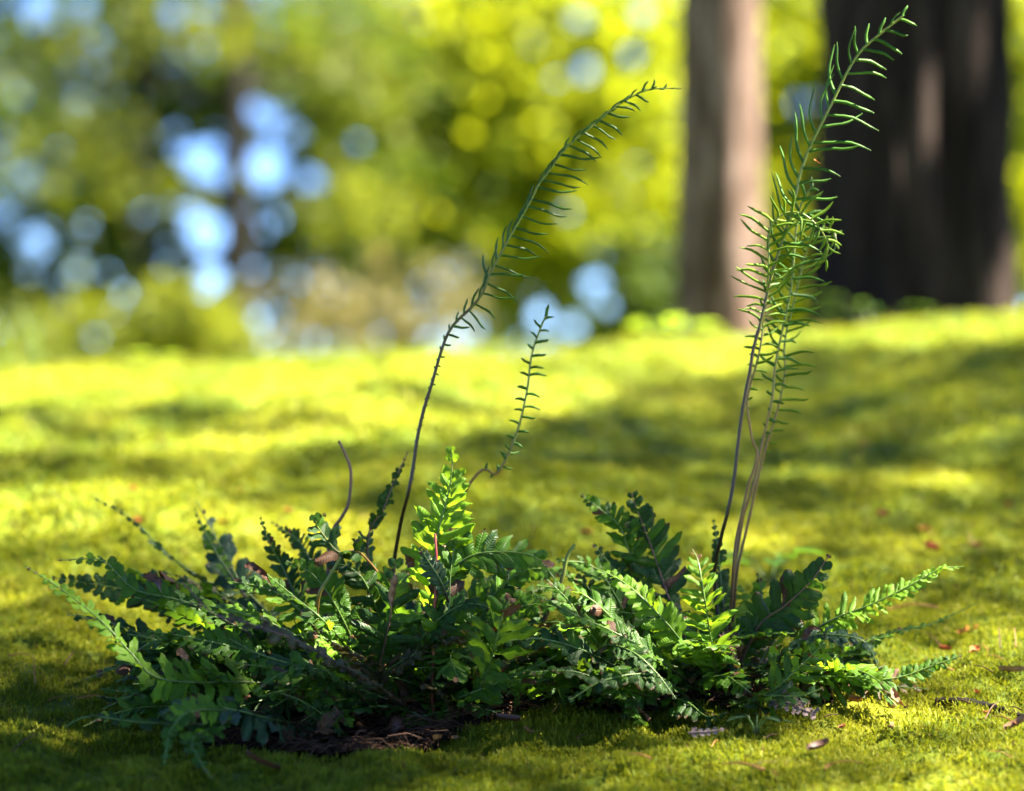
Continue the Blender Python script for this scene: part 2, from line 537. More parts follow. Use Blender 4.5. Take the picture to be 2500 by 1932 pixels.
# ------------------------------------------------------------------ trees
def trunk_mesh(name, base, top, r0, r1, mat, flare=0.25, rough=0.06, seed=0, sides=56, rings=70, lobes=()):
    base = np.asarray(base, float); top = np.asarray(top, float)
    t = np.linspace(0, 1, rings)
    H = np.linalg.norm(top - base)
    ang = np.linspace(0, 2 * np.pi, sides, endpoint=False)
    T, A = np.meshgrid(t, ang, indexing='ij')
    zz = T * H
    r = r0 + (r1 - r0) * T + r0 * flare * np.exp(-zz / (r0 * 2.2))
    n = vnoise(np.cos(A) * 5 + seed * 7, zz * 1.6 / max(r0, .05) * .2 + np.sin(A) * 5)
    n2 = vnoise(A * 7 / 1.0 + seed, zz * 3.0)
    r = r * (1 + rough * n * 1.6 + rough * n2)
    if lobes:
        for a0, wd, am in lobes:
            dA = (A - a0 + np.pi) % (2 * np.pi) - np.pi
            r = r * (1 + am * np.exp(-(dA / wd) ** 2))
    p = base + (top - base) * T[..., None]
    V = np.stack([p[..., 0] + r * np.cos(A), p[..., 1] + r * np.sin(A), p[..., 2]], -1).reshape(-1, 3)
    i = np.arange(rings - 1)[:, None] * sides; j = np.arange(sides)[None]; j2 = (j + 1) % sides
    F = np.stack([i + j, i + j2, i + sides + j2, i + sides + j], -1).reshape(-1, 4)
    return mesh_np(name, V, F, [mat])


def leaf_quads(C, size, r, flat=0.0, aspect=0.62):
    """A folded rhombic leaf at every centre."""
    n = len(C)
    d = r.normal(size=(n, 3)); d[:, 2] *= (1 - flat); d /= np.linalg.norm(d, axis=1)[:, None]
    u = r.normal(size=(n, 3)); u -= d * (u * d).sum(1)[:, None]
    if flat: u[:, 2] *= (1 - flat)
    u /= np.linalg.norm(u, axis=1)[:, None]
    w = np.cross(d, u)
    s = size * r.uniform(0.6, 1.3, n)[:, None]
    a = C - d * s * 0.5; b = C + d * s * 0.5
    e = C + u * s * 0.5 * aspect + w * s * 0.10; f = C - u * s * 0.5 * aspect + w * s * 0.10
    V = np.stack([a, e, b, f], 1).reshape(-1, 3)
    F = np.arange(n * 4).reshape(-1, 4)
    uv = np.tile(np.array([[0, .5], [.5, 1], [1, .5], [.5, 0]]), (n, 1))
    return V, F, uv


def clumped(r, centre, radii, n, nclump, spread):
    d = r.normal(size=(nclump, 3)); d /= np.linalg.norm(d, axis=1)[:, None]
    c = np.asarray(centre) + d * (r.random(nclump) ** (1 / 3))[:, None] * np.asarray(radii)
    k = r.integers(0, nclump, n)
    sp = spread * r.uniform(0.5, 1.4, nclump)
    return c[k] + r.normal(size=(n, 3)) * sp[k][:, None] * np.array([1, 1, 0.6]), c


def in_gap(C, gaps):
    px, py = to_px(C)
    bad = np.zeros(len(C), bool)
    for (x, y, rad) in gaps:
        bad |= (px - x) ** 2 + (py - y) ** 2 < (rad * 1.15) ** 2
    return bad


def bg_tree(name, label, cat, px, Y, height, r0, blobs, n, size, mat, seed, spread=0.3, gaps=(), group=None, bark='bark_far', nclump=60, flat=0.3, back=0.0):
    """blobs: (px, py, rx_px, rz_px, depth radius m) of the parts of the crown."""
    r = np.random.default_rng(seed)
    x = P(px, HORIZON, Y)[0]
    g = gz(x, Y)
    root = thing(name, (x, Y, g), label, cat, group)
    link('trunk', trunk_mesh('trunk', (x, Y, g - 0.1), (x + r.normal(0, .1), Y, g + height), r0, r0 * 0.35, M[bark], 0.3, 0.05, seed, 20, 24), root)
    mpp = (Y + DIST) / FPX
    tot = sum(b[2] * b[3] for b in blobs)
    acc = Acc()
    for b in blobs:
        c = P(b[0], b[1], Y + back)
        m = int(n * b[2] * b[3] / tot)
        C, cl = clumped(r, c, (b[2] * mpp, b[4], b[3] * mpp), m, max(6, int(nclump * b[2] * b[3] / tot)), spread)
        C = C[C[:, 2] > ground(C[:, 0], C[:, 1]) + 0.05]
        if len(gaps): C = C[~in_gap(C, gaps)]
        if len(C) == 0: continue
        acc.add(*leaf_quads(C, size, r, flat))
        for q in cl[:: max(1, len(cl) // 7)]:
            s = np.array([x, Y, max(g + 0.2, q[2] - 0.35 * abs(q[0] - x))])
            if g + height < s[2]: s[2] = g + height * 0.9
            pth, _ = crom([s, (s + q) / 2 + np.array([0, 0, 0.06]), q], 8)
            if len(gaps) and in_gap(pth, gaps).any(): continue
            V, F, U = tube(pth, np.linspace(r0 * 0.28, r0 * 0.06, 8), 5)
            link('limb', mesh_np('limb', V, F, [M[bark]], True, U), root)
    link('crown', acc.mesh('crown', [M[mat]]), root)
    return root


# gaps in the left tree where the sky shows: pixel centre, radius
SKY = [(640, 270, 34), (690, 285, 30), (715, 330, 26), (480, 390, 40), (520, 360, 22), (540, 425, 24), (650, 410, 46), (760, 435, 26),
       (870, 345, 17), (500, 570, 44), (540, 560, 26), (515, 685, 34), (610, 655, 14), (85, 600, 34), (115, 560, 20), (210, 560, 22),
       (190, 660, 30), (30, 215, 26), (10, 320, 24), (185, 265, 26), (90, 20, 40), (240, 95, 16), (420, 30, 24), (620, 790, 26),
       (650, 820, 16), (225, 815, 14), (300, 720, 16), (355, 780, 14), (280, 765, 14), (845, 45, 12), (740, 170, 12), (430, 110, 13),
       (620, 510, 14), (855, 580, 10), (435, 195, 9), (205, 10, 24), (180, 600, 10)]

_g = np.random.default_rng(41)
SKY += [(float(a), float(b), float(c)) for a, b, c in zip(_g.uniform(-50, 760, 60), _g.uniform(-20, 810, 60), _g.uniform(8, 14, 60))]
SKY += [(float(a), float(b), float(c)) for a, b, c in zip(_g.uniform(-50, 700, 45), _g.uniform(-20, 780, 45), _g.uniform(9, 15, 45))]
bg_tree('broadleaf_tree', 'dark trunked green tree with blue sky showing through its crown, left of the others', 'tree', 582, 21, 9.0, 0.14,
        [(150, 330, 420, 420, 1.0), (560, 300, 380, 400, 1.0), (850, 380, 280, 420, 1.0), (300, 700, 420, 190, 0.8), (760, 640, 260, 180, .8), (300, 0, 500, 160, 1.)],
        19000, 0.15, 'far_green', 31, 0.26, SKY, None, nclump=210, back=2.0)
bg_tree('young_tree', 'pale olive leaved young tree in front of the blue gapped tree', 'tree', 330, 19.5, 6.0, 0.04,
        [(330, 440, 110, 80, .6), (170, 330, 120, 70, .6), (560, 70, 170, 90, .6), (880, 520, 150, 120, .6), (300, 120, 120, 60, .6), (90, 780, 90, 50, .5), (840, 200, 130, 90, .6), (460, 800, 90, 50, .5)],
        1300, 0.14, 'far_olive', 42, 0.20, SKY, None, nclump=40)
SKY2 = [(1545, 135, 22), (1415, 45, 24), (1430, 170, 26), (1360, 190, 20), (1300, 110, 14), (1570, 30, 22), (1470, 620, 26), (1455, 700, 30), (1390, 520, 18),
        (1320, 770, 22), (1400, 790, 16), (1480, 740, 20), (1500, 650, 16), (1430, 690, 14), (1540, 480, 12)]
bg_tree('maple_tree', 'glowing yellow green maple in sun between the arching frond and slender trunk', 'tree', 1605, 24, 8.0, 0.09,
        [(1250, 120, 260, 220, 1.2), (1420, 330, 300, 230, 1.2), (1250, 520, 230, 150, 1.0), (1560, 560, 220, 170, 1.0), (1550, 120, 200, 200, 1.), (1350, 740, 260, 90, 1.)],
        17000, 0.16, 'far_yellow', 32, 0.30, SKY2, None, nclump=150)
bg_tree('maple_tree', 'yellow green maple seen in the gap between the slender and the broad trunk', 'tree', 1960, 26, 8.0, 0.09,
        [(1930, 150, 160, 260, 1.0), (1900, 520, 150, 260, 1.0), (1930, 760, 150, 90, 1.), (1910, 620, 120, 90, 1.)], 9500, 0.17, 'far_yellow', 33, 0.3, [(1960, 250, 26), (1925, 330, 14)], None, nclump=60)
bg_tree('maple_tree', 'bright yellow maple at the right edge beyond the broad dark trunk', 'tree', 2560, 26, 8.0, 0.1,
        [(2520, 120, 160, 200, 1.0), (2520, 420, 150, 200, 1.0), (2520, 640, 150, 130, 1.0)], 6000, 0.17, 'far_yellow', 34, 0.3, [], None, nclump=60)
bg_tree('broadleaf_tree', 'olive green tree between the blue gapped tree and the yellow maple', 'tree', 1010, 27, 10.0, 0.10,
        [(900, 120, 260, 200, 1.2), (1020, 330, 240, 230, 1.2), (980, 560, 220, 150, 1.)], 7500, 0.17, 'far_olive', 35, 0.32, [(870, 345, 17), (845, 45, 12)], None, nclump=80)
bg_tree('broadleaf_tree', 'pale grey green tree far off at the left edge', 'tree', -40, 38, 12.0, 0.16,
        [(40, 160, 200, 200, 1.5), (120, 440, 220, 200, 1.5), (60, 720, 200, 120, 1.5)], 2600, 0.22, 'far_grey', 36, 0.4, [], None, nclump=50)
bg_tree('shrub', 'tan dry shrub behind the moss crest under the olive tree', 'shrub', 880, 14, 0.9, 0.03,
        [(860, 800, 230, 55, 0.5), (1000, 750, 130, 80, .4)], 800, 0.10, 'far_tan', 37, 0.16, [(770, 830, 10), (700, 760, 30), (900, 760, 24), (1010, 700, 26), (840, 720, 20)], None, nclump=30)
bg_tree('shrub', 'low olive shrub behind the moss crest left of the thin dark trunk', 'shrub', 380, 13, 0.8, 0.03,
        [(330, 830, 300, 45, 0.5), (470, 780, 80, 60, .4)], 1800, 0.09, 'far_olive', 38, 0.12, [(225, 815, 30), (300, 760, 20)], None, nclump=34)
bg_tree('shrub', 'dark olive shrub beside the foot of the slender trunk', 'shrub', 1590, 12, 0.8, 0.03,
        [(1590, 680, 80, 110, 0.4), (1560, 800, 110, 40, .4)], 1500, 0.08, 'far_green', 39, 0.10, [(1480, 760, 30)], None, nclump=30)

# the two big trunks that stand on the moss, with unseen crowns shaped to shade it
BIG = P(2222, 770, 3.1); BIG[2] = gz(BIG[0], BIG[1])
SLIM = P(1750, 815, 4.4); SLIM[2] = gz(SLIM[0], SLIM[1])
mpp_big = (3.1 + DIST) / FPX; mpp_slim = (4.4 + DIST) / FPX
big = thing('conifer_tree', BIG, 'broad dark barked trunk standing on the moss behind the tall fern fronds', 'tree')
slim = thing('conifer_tree', SLIM, 'slender reddish brown trunk, sunlit on one side, behind the fern stalks', 'tree')
big_r = 215 * mpp_big
link('trunk', trunk_mesh('trunk', BIG - np.array([0, 0, .15]), BIG + np.array([0.02, 0.1, 7.5]), big_r * 1.02, big_r * 0.75, M['bark_dark'], 0.16, 0.14, 3, 120, 150, [(math.radians(250), 0.34, 0.13), (math.radians(288), 0.22, -0.15), (math.radians(330), .3, .08)]), big)
link('trunk', trunk_mesh('trunk', SLIM - np.array([0, 0, .15]), SLIM + np.array([0.05, 0.1, 7.0]), 104 * mpp_slim, 70 * mpp_slim, M['bark_warm'], 0.12, 0.05, 5, 60, 120), slim)

# sunlit places on the moss (pixel ellipses) and on the ferns (points): the crown is open towards the sun there
LIT = [(280, 1000, 720, 125), (60, 940, 360, 105), (900, 965, 480, 120), (1200, 940, 300, 100), (120, 1245, 480, 62), (620, 1290, 340, 40), (1560, 870, 360, 60), (1700, 830, 300, 40),
       (2150, 800, 520, 52), (2400, 770, 300, 70), (1330, 850, 300, 45), (2440, 1575, 100, 40), (2250, 1640, 60, 20), (1850, 1330, 130, 22), (2300, 1180, 120, 22)]
SPOTS = [(P(60, 1400, -.11), .018), (P(150, 1450, -.12), .02), (P(250, 1540, -.14), .02), (P(330, 1600, -.14), .016), (P(1090, 1200, -.05), .035), (P(1075, 1300, -.05), .035),
         (P(1715, 1440, -.09), .035), (P(1730, 1540, -.08), .03), (P(1520, 1420, -.05), .032), (P(2134, 1473, -.03), .035), (P(2260, 1410, -.03), .03),
         (P(470, 1520, -.04), .03), (P(1230, 1500, -.13), .02), (P(2270, 1640, -.05), .03), (P(600, 1500, -.05), .022),
         (P(2110, 130, 0), .05), (P(2050, 230, 0), .04), (P(1980, 560, 0), .035), (P(1960, 640, 0.02), .03)]
TRUNK_SPOTS = [(P(2225, 300, 2.93), .04), (P(2205, 360, 2.93), .042), (P(2185, 420, 2.93), .034)]


def lit_mask(C):
    """True where a leaf would shade a place that the sun reaches."""
    zz = 0.16
    G = C - SUN[None] * ((C[:, 2] - zz) / SUN[2])[:, None]
    for _ in range(3):
        zg = ground(G[:, 0], G[:, 1])
        G = C - SUN[None] * ((C[:, 2] - zg) / SUN[2])[:, None]
    px, py = to_px(G)
    n = vnoise(G[:, 0] * 5 + 2, G[:, 1] * 3 + 8) * 1.3
    lit = np.zeros(len(C), bool)
    for (x, y, a, b) in LIT:
        lit |= np.sqrt(((px - x) / a) ** 2 + ((py - y) / b) ** 2) + n * 0.16 < 1.0
    lit &= G[:, 1] > -1.5
    lit |= (G[:, 1] > 3.3) & (vnoise(G[:, 0] * 2, G[:, 1] * 1.2) > -0.30)
    w = C - BIG[None]
    t = (w[:, 0] - .1) / SUN[0]
    lit &= ~((np.abs(w[:, 1] - SUN[1] * t) < 0.27) & (w[:, 2] - SUN[2] * t > 0.1) & (w[:, 2] - SUN[2] * t < 1.6))
    for c, rad in SPOTS + TRUNK_SPOTS:
        w = C - c[None]
        dd = np.linalg.norm(w - (w @ SUN)[:, None] * SUN[None], axis=1)
        lit |= dd < rad
    for q, rad, sx in ((SLIM, 0.19, .1),):                 # the side of the slender trunk
        w = C - q[None]
        t = (w[:, 0] - sx) / SUN[0]
        yy = w[:, 1] - SUN[1] * t; zz = w[:, 2] - SUN[2] * t
        lit |= (np.abs(yy) < rad) & (zz > 0.2) & (zz < 1.6)
    return lit


def shade_canopy(root, base, seed, n, zlo, zhi, ylo, yhi, xlo, xhi, targets, sig=0.20):
    """Unseen crown leaves, set towards the sun to shade the given stretch of ground."""
    r = np.random.default_rng(seed)
    z = r.uniform(zlo, zhi, targets)
    gx = r.uniform(xlo, xhi, targets); gy = r.uniform(ylo, yhi, targets)
    cl = np.stack([gx, gy, np.full(targets, .15)], 1) + SUN[None] * ((z - .15) / SUN[2])[:, None]
    k = r.integers(0, targets, n)
    C = cl[k] + r.normal(size=(n, 3)) * np.array([sig, sig, 0.07])
    C = C[~lit_mask(C)]
    G = C - SUN[None] * (C[:, 2] / SUN[2])[:, None]
    gpx, gpy = to_px(G)
    thin = np.where((gpy > 1640) & (gpx > 1000) & (G[:, 1] > -2), 0.6, 0.0)  # sparser over the right front, so that more sun gets through
    C = C[r.random(len(C)) > thin]
    acc = Acc(); acc.add(*leaf_quads(C, 0.032, r, 0.55, 0.8))
    link('crown', acc.mesh('crown', [M['shade_canopy']]), root)  # out of view, added and cut open to shape sun and shade below
    if sig < 0.2: return
    for q in cl[:: max(1, targets // 16)]:
        s = np.array([base[0], base[1], base[2] + 0.72 * q[2]])
        pth, _ = crom([s, s * 0.5 + q * 0.5 + np.array([0, 0, .25]), q], 12)
        if lit_mask(pth).sum() > 3: continue
        V, F, U = tube(pth, np.linspace(0.045, 0.008, 12), 6)
        link('limb', mesh_np('limb', V, F, [M['bark_dark']], True, U), root)


shade_canopy(big, BIG, 51, 88000, 4.8, 6.2, -1.2, 3.5, -1.6, 1.8, 1600)
shade_canopy(big, BIG, 53, 9500, 4.3, 5.0, -0.60, -0.08, -0.62, 0.12, 160, 0.10)  # extra unseen leaves, added to darken the left front and the hollow
shade_canopy(big, BIG, 55, 3200, 4.4, 5.2, -0.12, 0.12, -0.10, 0.42, 80, 0.08)  # extra unseen leaves, added to deepen the shade on the right fern
shade_canopy(big, BIG, 54, 8500, 4.4, 5.2, 2.86, 3.34, -0.35, 0.75, 90, 0.10)  # dense unseen leaves, added to keep the sun off the broad trunk
shade_canopy(slim, SLIM, 52, 9000, 5.2, 6.2, 3.0, 5.0, -2.0, 1.8, 80)

# ------------------------------------------------------------------ ferns
def pinna_mesh(name, seed, mat, droop, falc, wave, fold, ragged=0.0):
    r = np.random.default_rng(seed)
    nx, ny = 6, 4
    u = np.array([-0.04, 0.14, 0.34, 0.56, 0.76, 0.92, 1.0])
    prof = np.array([1.0, 0.90, 0.95, 0.98, 0.90, 0.64, 0.24]) * 0.5
    v = np.linspace(-1, 1, ny + 1)
    V = np.zeros((nx + 1, ny + 1, 3)); UV = np.zeros((nx + 1, ny + 1, 2))
    for i in range(nx + 1):
        for j in range(ny + 1):
            e = 1 + (r.uniform(-1, 1) * 0.10 if abs(v[j]) == 1 else 0)
            if ragged and abs(v[j]) == 1 and r.random() < ragged: e *= r.uniform(0.35, 0.8)
            w = prof[i] * v[j] * e
            V[i, j] = (u[i] - 0.05 * abs(v[j]) * (u[i] > .9), w + falc * u[i] ** 2, -droop * u[i] ** 2 + 0.12 * fold * abs(v[j]) ** 2 * -1 + 0.05 * (1 - abs(v[j])) * -1 + wave * 0.05 * math.sin(u[i] * 9 + seed + (2 if v[j] > 0 else 0)) * abs(v[j]))
            UV[i, j] = (max(0, u[i]), (v[j] + 1) / 2)
    i = np.arange(nx)[:, None] * (ny + 1); j = np.arange(ny)[None]
    F = np.stack([i + j, i + ny + 1 + j, i + ny + 2 + j, i + j + 1], -1).reshape(-1, 4)
    return V.reshape(-1, 3), F, UV.reshape(-1, 2)


PIN = []
for k in range(12):
    rr = np.random.default_rng(700 + k)
    PIN.append(pinna_mesh('leaflet', 700 + k, None, rr.uniform(0.02, 0.34), rr.uniform(0.03, 0.16), rr.uniform(0.8, 2.2), rr.uniform(0.1, 1.6), 0.22 if k % 2 == 1 else 0.06))


def fert_mesh(seed, bend, droop):
    u = np.linspace(0, 1, 7)
    path = np.stack([u, bend * u ** 2 + 0.05 * u * np.sin(u * 6 + seed), -droop * u ** 2 + 0.04 * u * np.cos(u * 6 + seed * 2)], 1)
    # the same shape must serve at any length: the half width stays in y and z separately scaled
    rad = np.array([0.50, 0.44, 0.47, 0.47, 0.46, 0.40, 0.12])
    ang = np.array([0.3, 1.9, 3.5, 5.0])
    rn = np.random.default_rng(seed)
    jit = 1 + rn.uniform(-0.14, 0.14, (7, 4))
    return path, rad[:, None] * jit, ang


FERT = [fert_mesh(900 + k, b, d) for k, (b, d) in enumerate([(0.10, 0.03), (0.22, 0.05), (0.34, -0.05), (-0.10, 0.08), (-0.22, 0.0), (0.02, 0.12), (-0.34, .05), (0.5, 0.0)])]
# index lists: bends towards the tip, bends away
mesh_cache = {}


def get_pinna(vk, mat):
    key = ('p', vk, mat)
    if key not in mesh_cache:
        V, F, U = PIN[vk]
        mesh_cache[key] = mesh_np('leaflet', V, F, [M[mat]], True, U)
    return mesh_cache[key]


MATS = ['leaf_bright', 'leaf_mid', 'leaf_dark', 'leaf_blue', 'leaf_brown', 'leaf_dead']


class Fern:
    def __init__(self, base, label):
        self.root = thing('deer_fern', base, label, 'fern')
        self.base = np.asarray(base, float)
        self.todo = []          # single leaflets: size, frond object, variant, material, matrix
        self.rest = Acc()

    def frond(self, pts, n, W, normal, mat, stem='stem_green', lift=0.1, fwd=0.38, bare=0.12, world=False, main=True, r0=0.0013, seed=0, prof='mid', miss=0.05, limp=0.22, wmul=1.22):
        r = np.random.default_rng(int(seed) + 17)
        Q = np.array([p if world else P(*p) for p in pts])
        path, L = crom(Q, 40)
        path[:, 2] = np.maximum(path[:, 2], ground(path[:, 0], path[:, 1]) + 0.010)
        V, F, U = tube(path, np.linspace(r0, r0 * 0.35, 40), 5)
        fo = link('frond', mesh_np('frond', V, F, [M[stem]], True, U), self.root)
        px = DIST / FPX
        W = W * 1.14 * px if not world else W
        T = np.gradient(path, axis=0); T /= np.linalg.norm(T, axis=1)[:, None]
        N0 = nrm(normal)
        withered = r.uniform(0.86, 0.97) if r.random() < 0.5 else 0
        roll0, roll1 = r.uniform(0.1, 0.5), r.uniform(0, 6)
        st = np.linspace(bare, 0.985, n)
        gap = L * (st[1] - st[0])
        for k, s in enumerate(st):
            f = s * 39; i = min(38, int(f)); p = path[i] + (path[i + 1] - path[i]) * (f - i); t = T[i]
            N = N0 - t * (N0 @ t)
            if np.linalg.norm(N) < 0.05: N = np.array([0, -1, .2]) - t * (np.array([0, -1, .2]) @ t)
            N = nrm(N); S = np.cross(t, N)
            ro = roll0 * math.sin(3.0 * s + roll1)
            N, S = N * math.cos(ro) + S * math.sin(ro), S * math.cos(ro) - N * math.sin(ro)
            q = (s - bare) / (1 - bare)
            if prof == 'mid': w = min(1.0, 0.30 + 2.4 * q) * min(1.0, 0.10 + 1.75 * (1 - q)) ** 0.9
            elif prof == 'tip': w = min(1.0, 0.12 + 1.15 * (1 - q))
            else: w = min(1.0, 0.5 + 2 * q) * min(1.0, 0.25 + 2.2 * (1 - q))
            for sd in (-1, 1):
                if r.random() < miss: continue
                ln = W * w * r.uniform(0.88, 1.1) * (0.55 if r.random() < 0.04 else 1)
                a = fwd + 0.30 * q + r.normal(0, 0.07)
                lf = lift + r.normal(0, limp)
                X = nrm(S * sd * math.cos(a) + t * math.sin(a) + N * lf)
                Y = nrm(t - X * (t @ X)) * 1.0
                Z = np.cross(X, Y)
                if Z @ N < 0: flip = -1
                else: flip = 1
                # keep the upper face up: mirror across the leaflet's own axis
                tw = r.normal(0, 0.30)
                Y, Z = Y * math.cos(tw) + Z * math.sin(tw), Z * math.cos(tw) - Y * math.sin(tw)
                wd = gap * 0.97 * wmul * (0.72 + 0.28 * w) * r.uniform(0.9, 1.12)
                wd = min(wd, ln * 0.75 + 0.001)
                B = np.eye(4)
                B[:3, 0] = X * ln; B[:3, 1] = Y * wd; B[:3, 2] = Z * flip * ln * 0.9; B[:3, 3] = p
                m = mat
                x = r.random()
                if x < 0.035 and mat != 'leaf_bright': m = 'leaf_dead'
                elif x < 0.12 and mat == 'leaf_mid': m = 'leaf_bright'
                elif x < 0.15 and mat == 'leaf_mid': m = 'leaf_dark'
                elif x < 0.15 and mat == 'leaf_dark': m = 'leaf_mid'
                if withered and q > withered: m = 'leaf_dead'; ln *= 0.6; B[:3, :3] *= 0.6
                vk = int(r.integers(0, 12))
                size = ln * wd * (2.0 if main else 0.4)
                self.todo.append((size, fo, vk, m, B))
        return fo

    def fertile(self, pts, stem, n, lenL, lenR, angL, angR, mat='fertile', w=0.0036, start=0.35, r0=0.0017, seed=0, depth=0.35, bendL=(0, 1, 2), bendR=(3, 4, 5), end=0.99, tipr=0.4):
        r = np.random.default_rng(seed + 400)
        Q = np.array([P(*p) for p in pts])
        path, L = crom(Q, 90)
        V, F, U = tube(path, np.linspace(r0, r0 * tipr, 90), 6)
        fo = link('fertile_frond', mesh_np('fertile_frond', V, F, [M[stem]], True, U), self.root)
        T = np.gradient(path, axis=0); T /= np.linalg.norm(T, axis=1)[:, None]
        px = DIST / FPX
        view = np.array([0, -1.0, 0])
        for k, s in enumerate(np.linspace(start, end, n)):
            q = (s - start) / (end - start)
            for sd, lf, af, bd in ((1, lenL, angL, bendL), (-1, lenR, angR, bendR)):
                sj = min(0.999, max(0, s + r.normal(0, 0.12) * (end - start) / n + (0.5 * (end - start) / n if sd > 0 else 0)))
                f = sj * 89; i = min(88, int(f)); p = path[i] + (path[i + 1] - path[i]) * (f - i); t = T[i]
                ln = float(np.interp(q, *lf)) * px * r.uniform(0.82, 1.12)
                if ln < 0.5 * px: continue
                a = math.radians(float(np.interp(q, *af)) + r.normal(0, 6))
                tt = nrm(t * np.array([1, 0, 1]))
                side = np.cross(tt, view) * -1                      # left of the stalk as seen
                side = nrm(np.cross(view, tt)) * -1
                if side[0] * 1 > 0 and abs(tt[0]) < 0.9: side = -side
                X = nrm(tt * math.cos(a) + side * sd * math.sin(a) + np.array([0, r.normal(0, depth), 0]))
                Y = nrm(t - X * (t @ X)); Z = np.cross(X, Y)
                path0, rad, ang = FERT[bd[int(r.integers(0, len(bd)))]]
                base = p[None] + (path0[:, 0:1] * X + path0[:, 1:2] * Y + path0[:, 2:3] * Z) * ln
                ww = w * min(1.0, ln / (30 * px) + 0.35) * r.uniform(0.85, 1.15)
                Vv = base[:, None] + ww * 0.62 * rad[..., None] * (np.cos(ang)[None, :, None] * Y + 0.8 * np.sin(ang)[None, :, None] * Z)
                Vv = Vv.reshape(-1, 3)
                ii = np.arange(6)[:, None] * 4; j = np.arange(4)[None]; j2 = (j + 1) % 4
                Ff = np.stack([ii + j, ii + j2, ii + 4 + j2, ii + 4 + j], -1).reshape(-1, 4)
                uv = np.stack([np.repeat(np.linspace(0, 1, 7), 4), np.tile([0, .33, .66, 1], 7)], 1)
                link('fertile_leaflet', mesh_np('fertile_leaflet', Vv, Ff, [M[mat]], True, uv), fo)
        return fo

    def finish(self):
        self.todo.sort(key=lambda a: -a[0])
        acc = Acc(); has = False
        for k, (s, fo, vk, m, B) in enumerate(self.todo):
            if k < 300:
                o = bpy.data.objects.new('leaflet', get_pinna(vk, m)); COL.objects.link(o)
                o.parent = fo; o.matrix_basis = Matrix(B.tolist())
            else:
                V, F, U = PIN[vk]
                acc.add(V @ B[:3, :3].T + B[:3, 3], F, U, MATS.index(m)); has = True
        if has:
            link('leaflet_mass', acc.mesh('leaflet_mass', [M[x] for x in MATS]), self.root, kind='stuff')


def rosette(fern, cx, cy, spread, count, seed, lens=(0.13, 0.22), az=(0, 6.283), mats=None):
    r = np.random.default_rng(seed)
    mats = mats or (['leaf_mid'] * 5 + ['leaf_dark'] * 4 + ['leaf_bright'] * 2 + ['leaf_brown'])
    for k in range(count):
        a = az[0] + (az[1] - az[0]) * (k + r.random()) / count
        L = r.uniform(*lens); d = np.array([math.cos(a), 0.62 * math.sin(a), 0]); 
        bx, by = cx + r.normal(0, spread), cy + r.normal(0, spread * 0.35)
        el0 = r.uniform(0.5, 1.25); el1 = r.uniform(-0.75, 0.30)
        pts = [np.array([bx, by, gz(bx, by) + 0.002])]
        for s in range(1, 6):
            e = el0 + (el1 - el0) * (s / 5) ** 0.8
            w = np.array([math.cos(a + 0.15 * r.normal()), 0.62 * math.sin(a), 0])
            pts.append(pts[-1] + (w * math.cos(e) + np.array([0, 0, math.sin(e)])) * L / 5)
        for q in pts[1:]:
            q[2] = max(q[2], gz(q[0], q[1]) + 0.014)
        if to_px(pts[-1])[0] < 150 or to_px(pts[-1])[0] > 2280: continue
        nvec = nrm(np.array([-d[0] * 0.4, -d[1] * 0.4 - 0.25, 1.0]) + r.normal(0, 0.25, 3))
        fern.frond(pts, int(r.integers(13, 20)), L * r.uniform(0.12, 0.18), nvec, mats[int(r.integers(0, len(mats)))], 'stem_green', r.uniform(-0.15, 0.3),
                   world=True, main=False, seed=seed * 100 + k, bare=r.uniform(0.12, 0.3), miss=0.08, limp=0.22)


CAMN = (0, -1, 0.25)
bl = P(930, 1715, 0.0); bl[2] = gz(bl[0], 0.0)
br = P(1765, 1705, 0.02); br[2] = gz(br[0], 0.02)
fl = Fern(bl, 'wide clump of deer fern with one tall arching thin frond and a bare curved stalk')
fr = Fern(br, 'fern clump with four tall upright thin fronds tangled together')

# fertile fronds, traced from base to tip
tallL = [(950, 1700, 0.06), (958, 1420, 0.05), (977, 1285, 0.03), (996, 1208, 0), (1008, 1147, 0), (1019, 1070, 0.0), (1035, 1000, 0), (1054, 939, 0), (1069, 885, 0), (1085, 835, 0), (1100, 804, 0), (1119, 781, 0),
         (1150, 752, 0), (1178, 716, 0), (1196, 669, 0), (1218, 628, 0), (1244, 580, 0), (1270, 536, 0), (1295, 492, .0), (1317, 448, .0), (1343, 415, 0.0), (1365, 382, 0.0), (1391, 353, 0.0),
         (1427, 323, .0), (1464, 294, .005), (1501, 261, .005), (1538, 239, .01), (1574, 222, .01), (1611, 216, .01), (1663, 217, .015)]
fl.fertile(tallL, 'stem_black', 50,
           ([0, .2, .28, .34, .38, .43, .50, .56, .64, .87, 1], [8, 9, 11, 20, 45, 62, 72, 70, 48, 34, 6]),
           ([0, .2, .28, .34, .38, .43, .50, .65, .78, .91, 1], [7, 8, 12, 34, 58, 80, 98, 98, 84, 44, 6]),
           ([0, .25, .3, .5, .6, 1], [60, 60, 48, 36, 22, 14]), ([0, .25, .5, .8, .95, 1], [75, 82, 80, 62, 50, 30]),
           'fertile_dark', w=0.0037, start=0.30, r0=0.0021, seed=1, depth=0.16, bendL=(0, 1, 2), bendR=(3, 3, 5, 0), tipr=0.28)
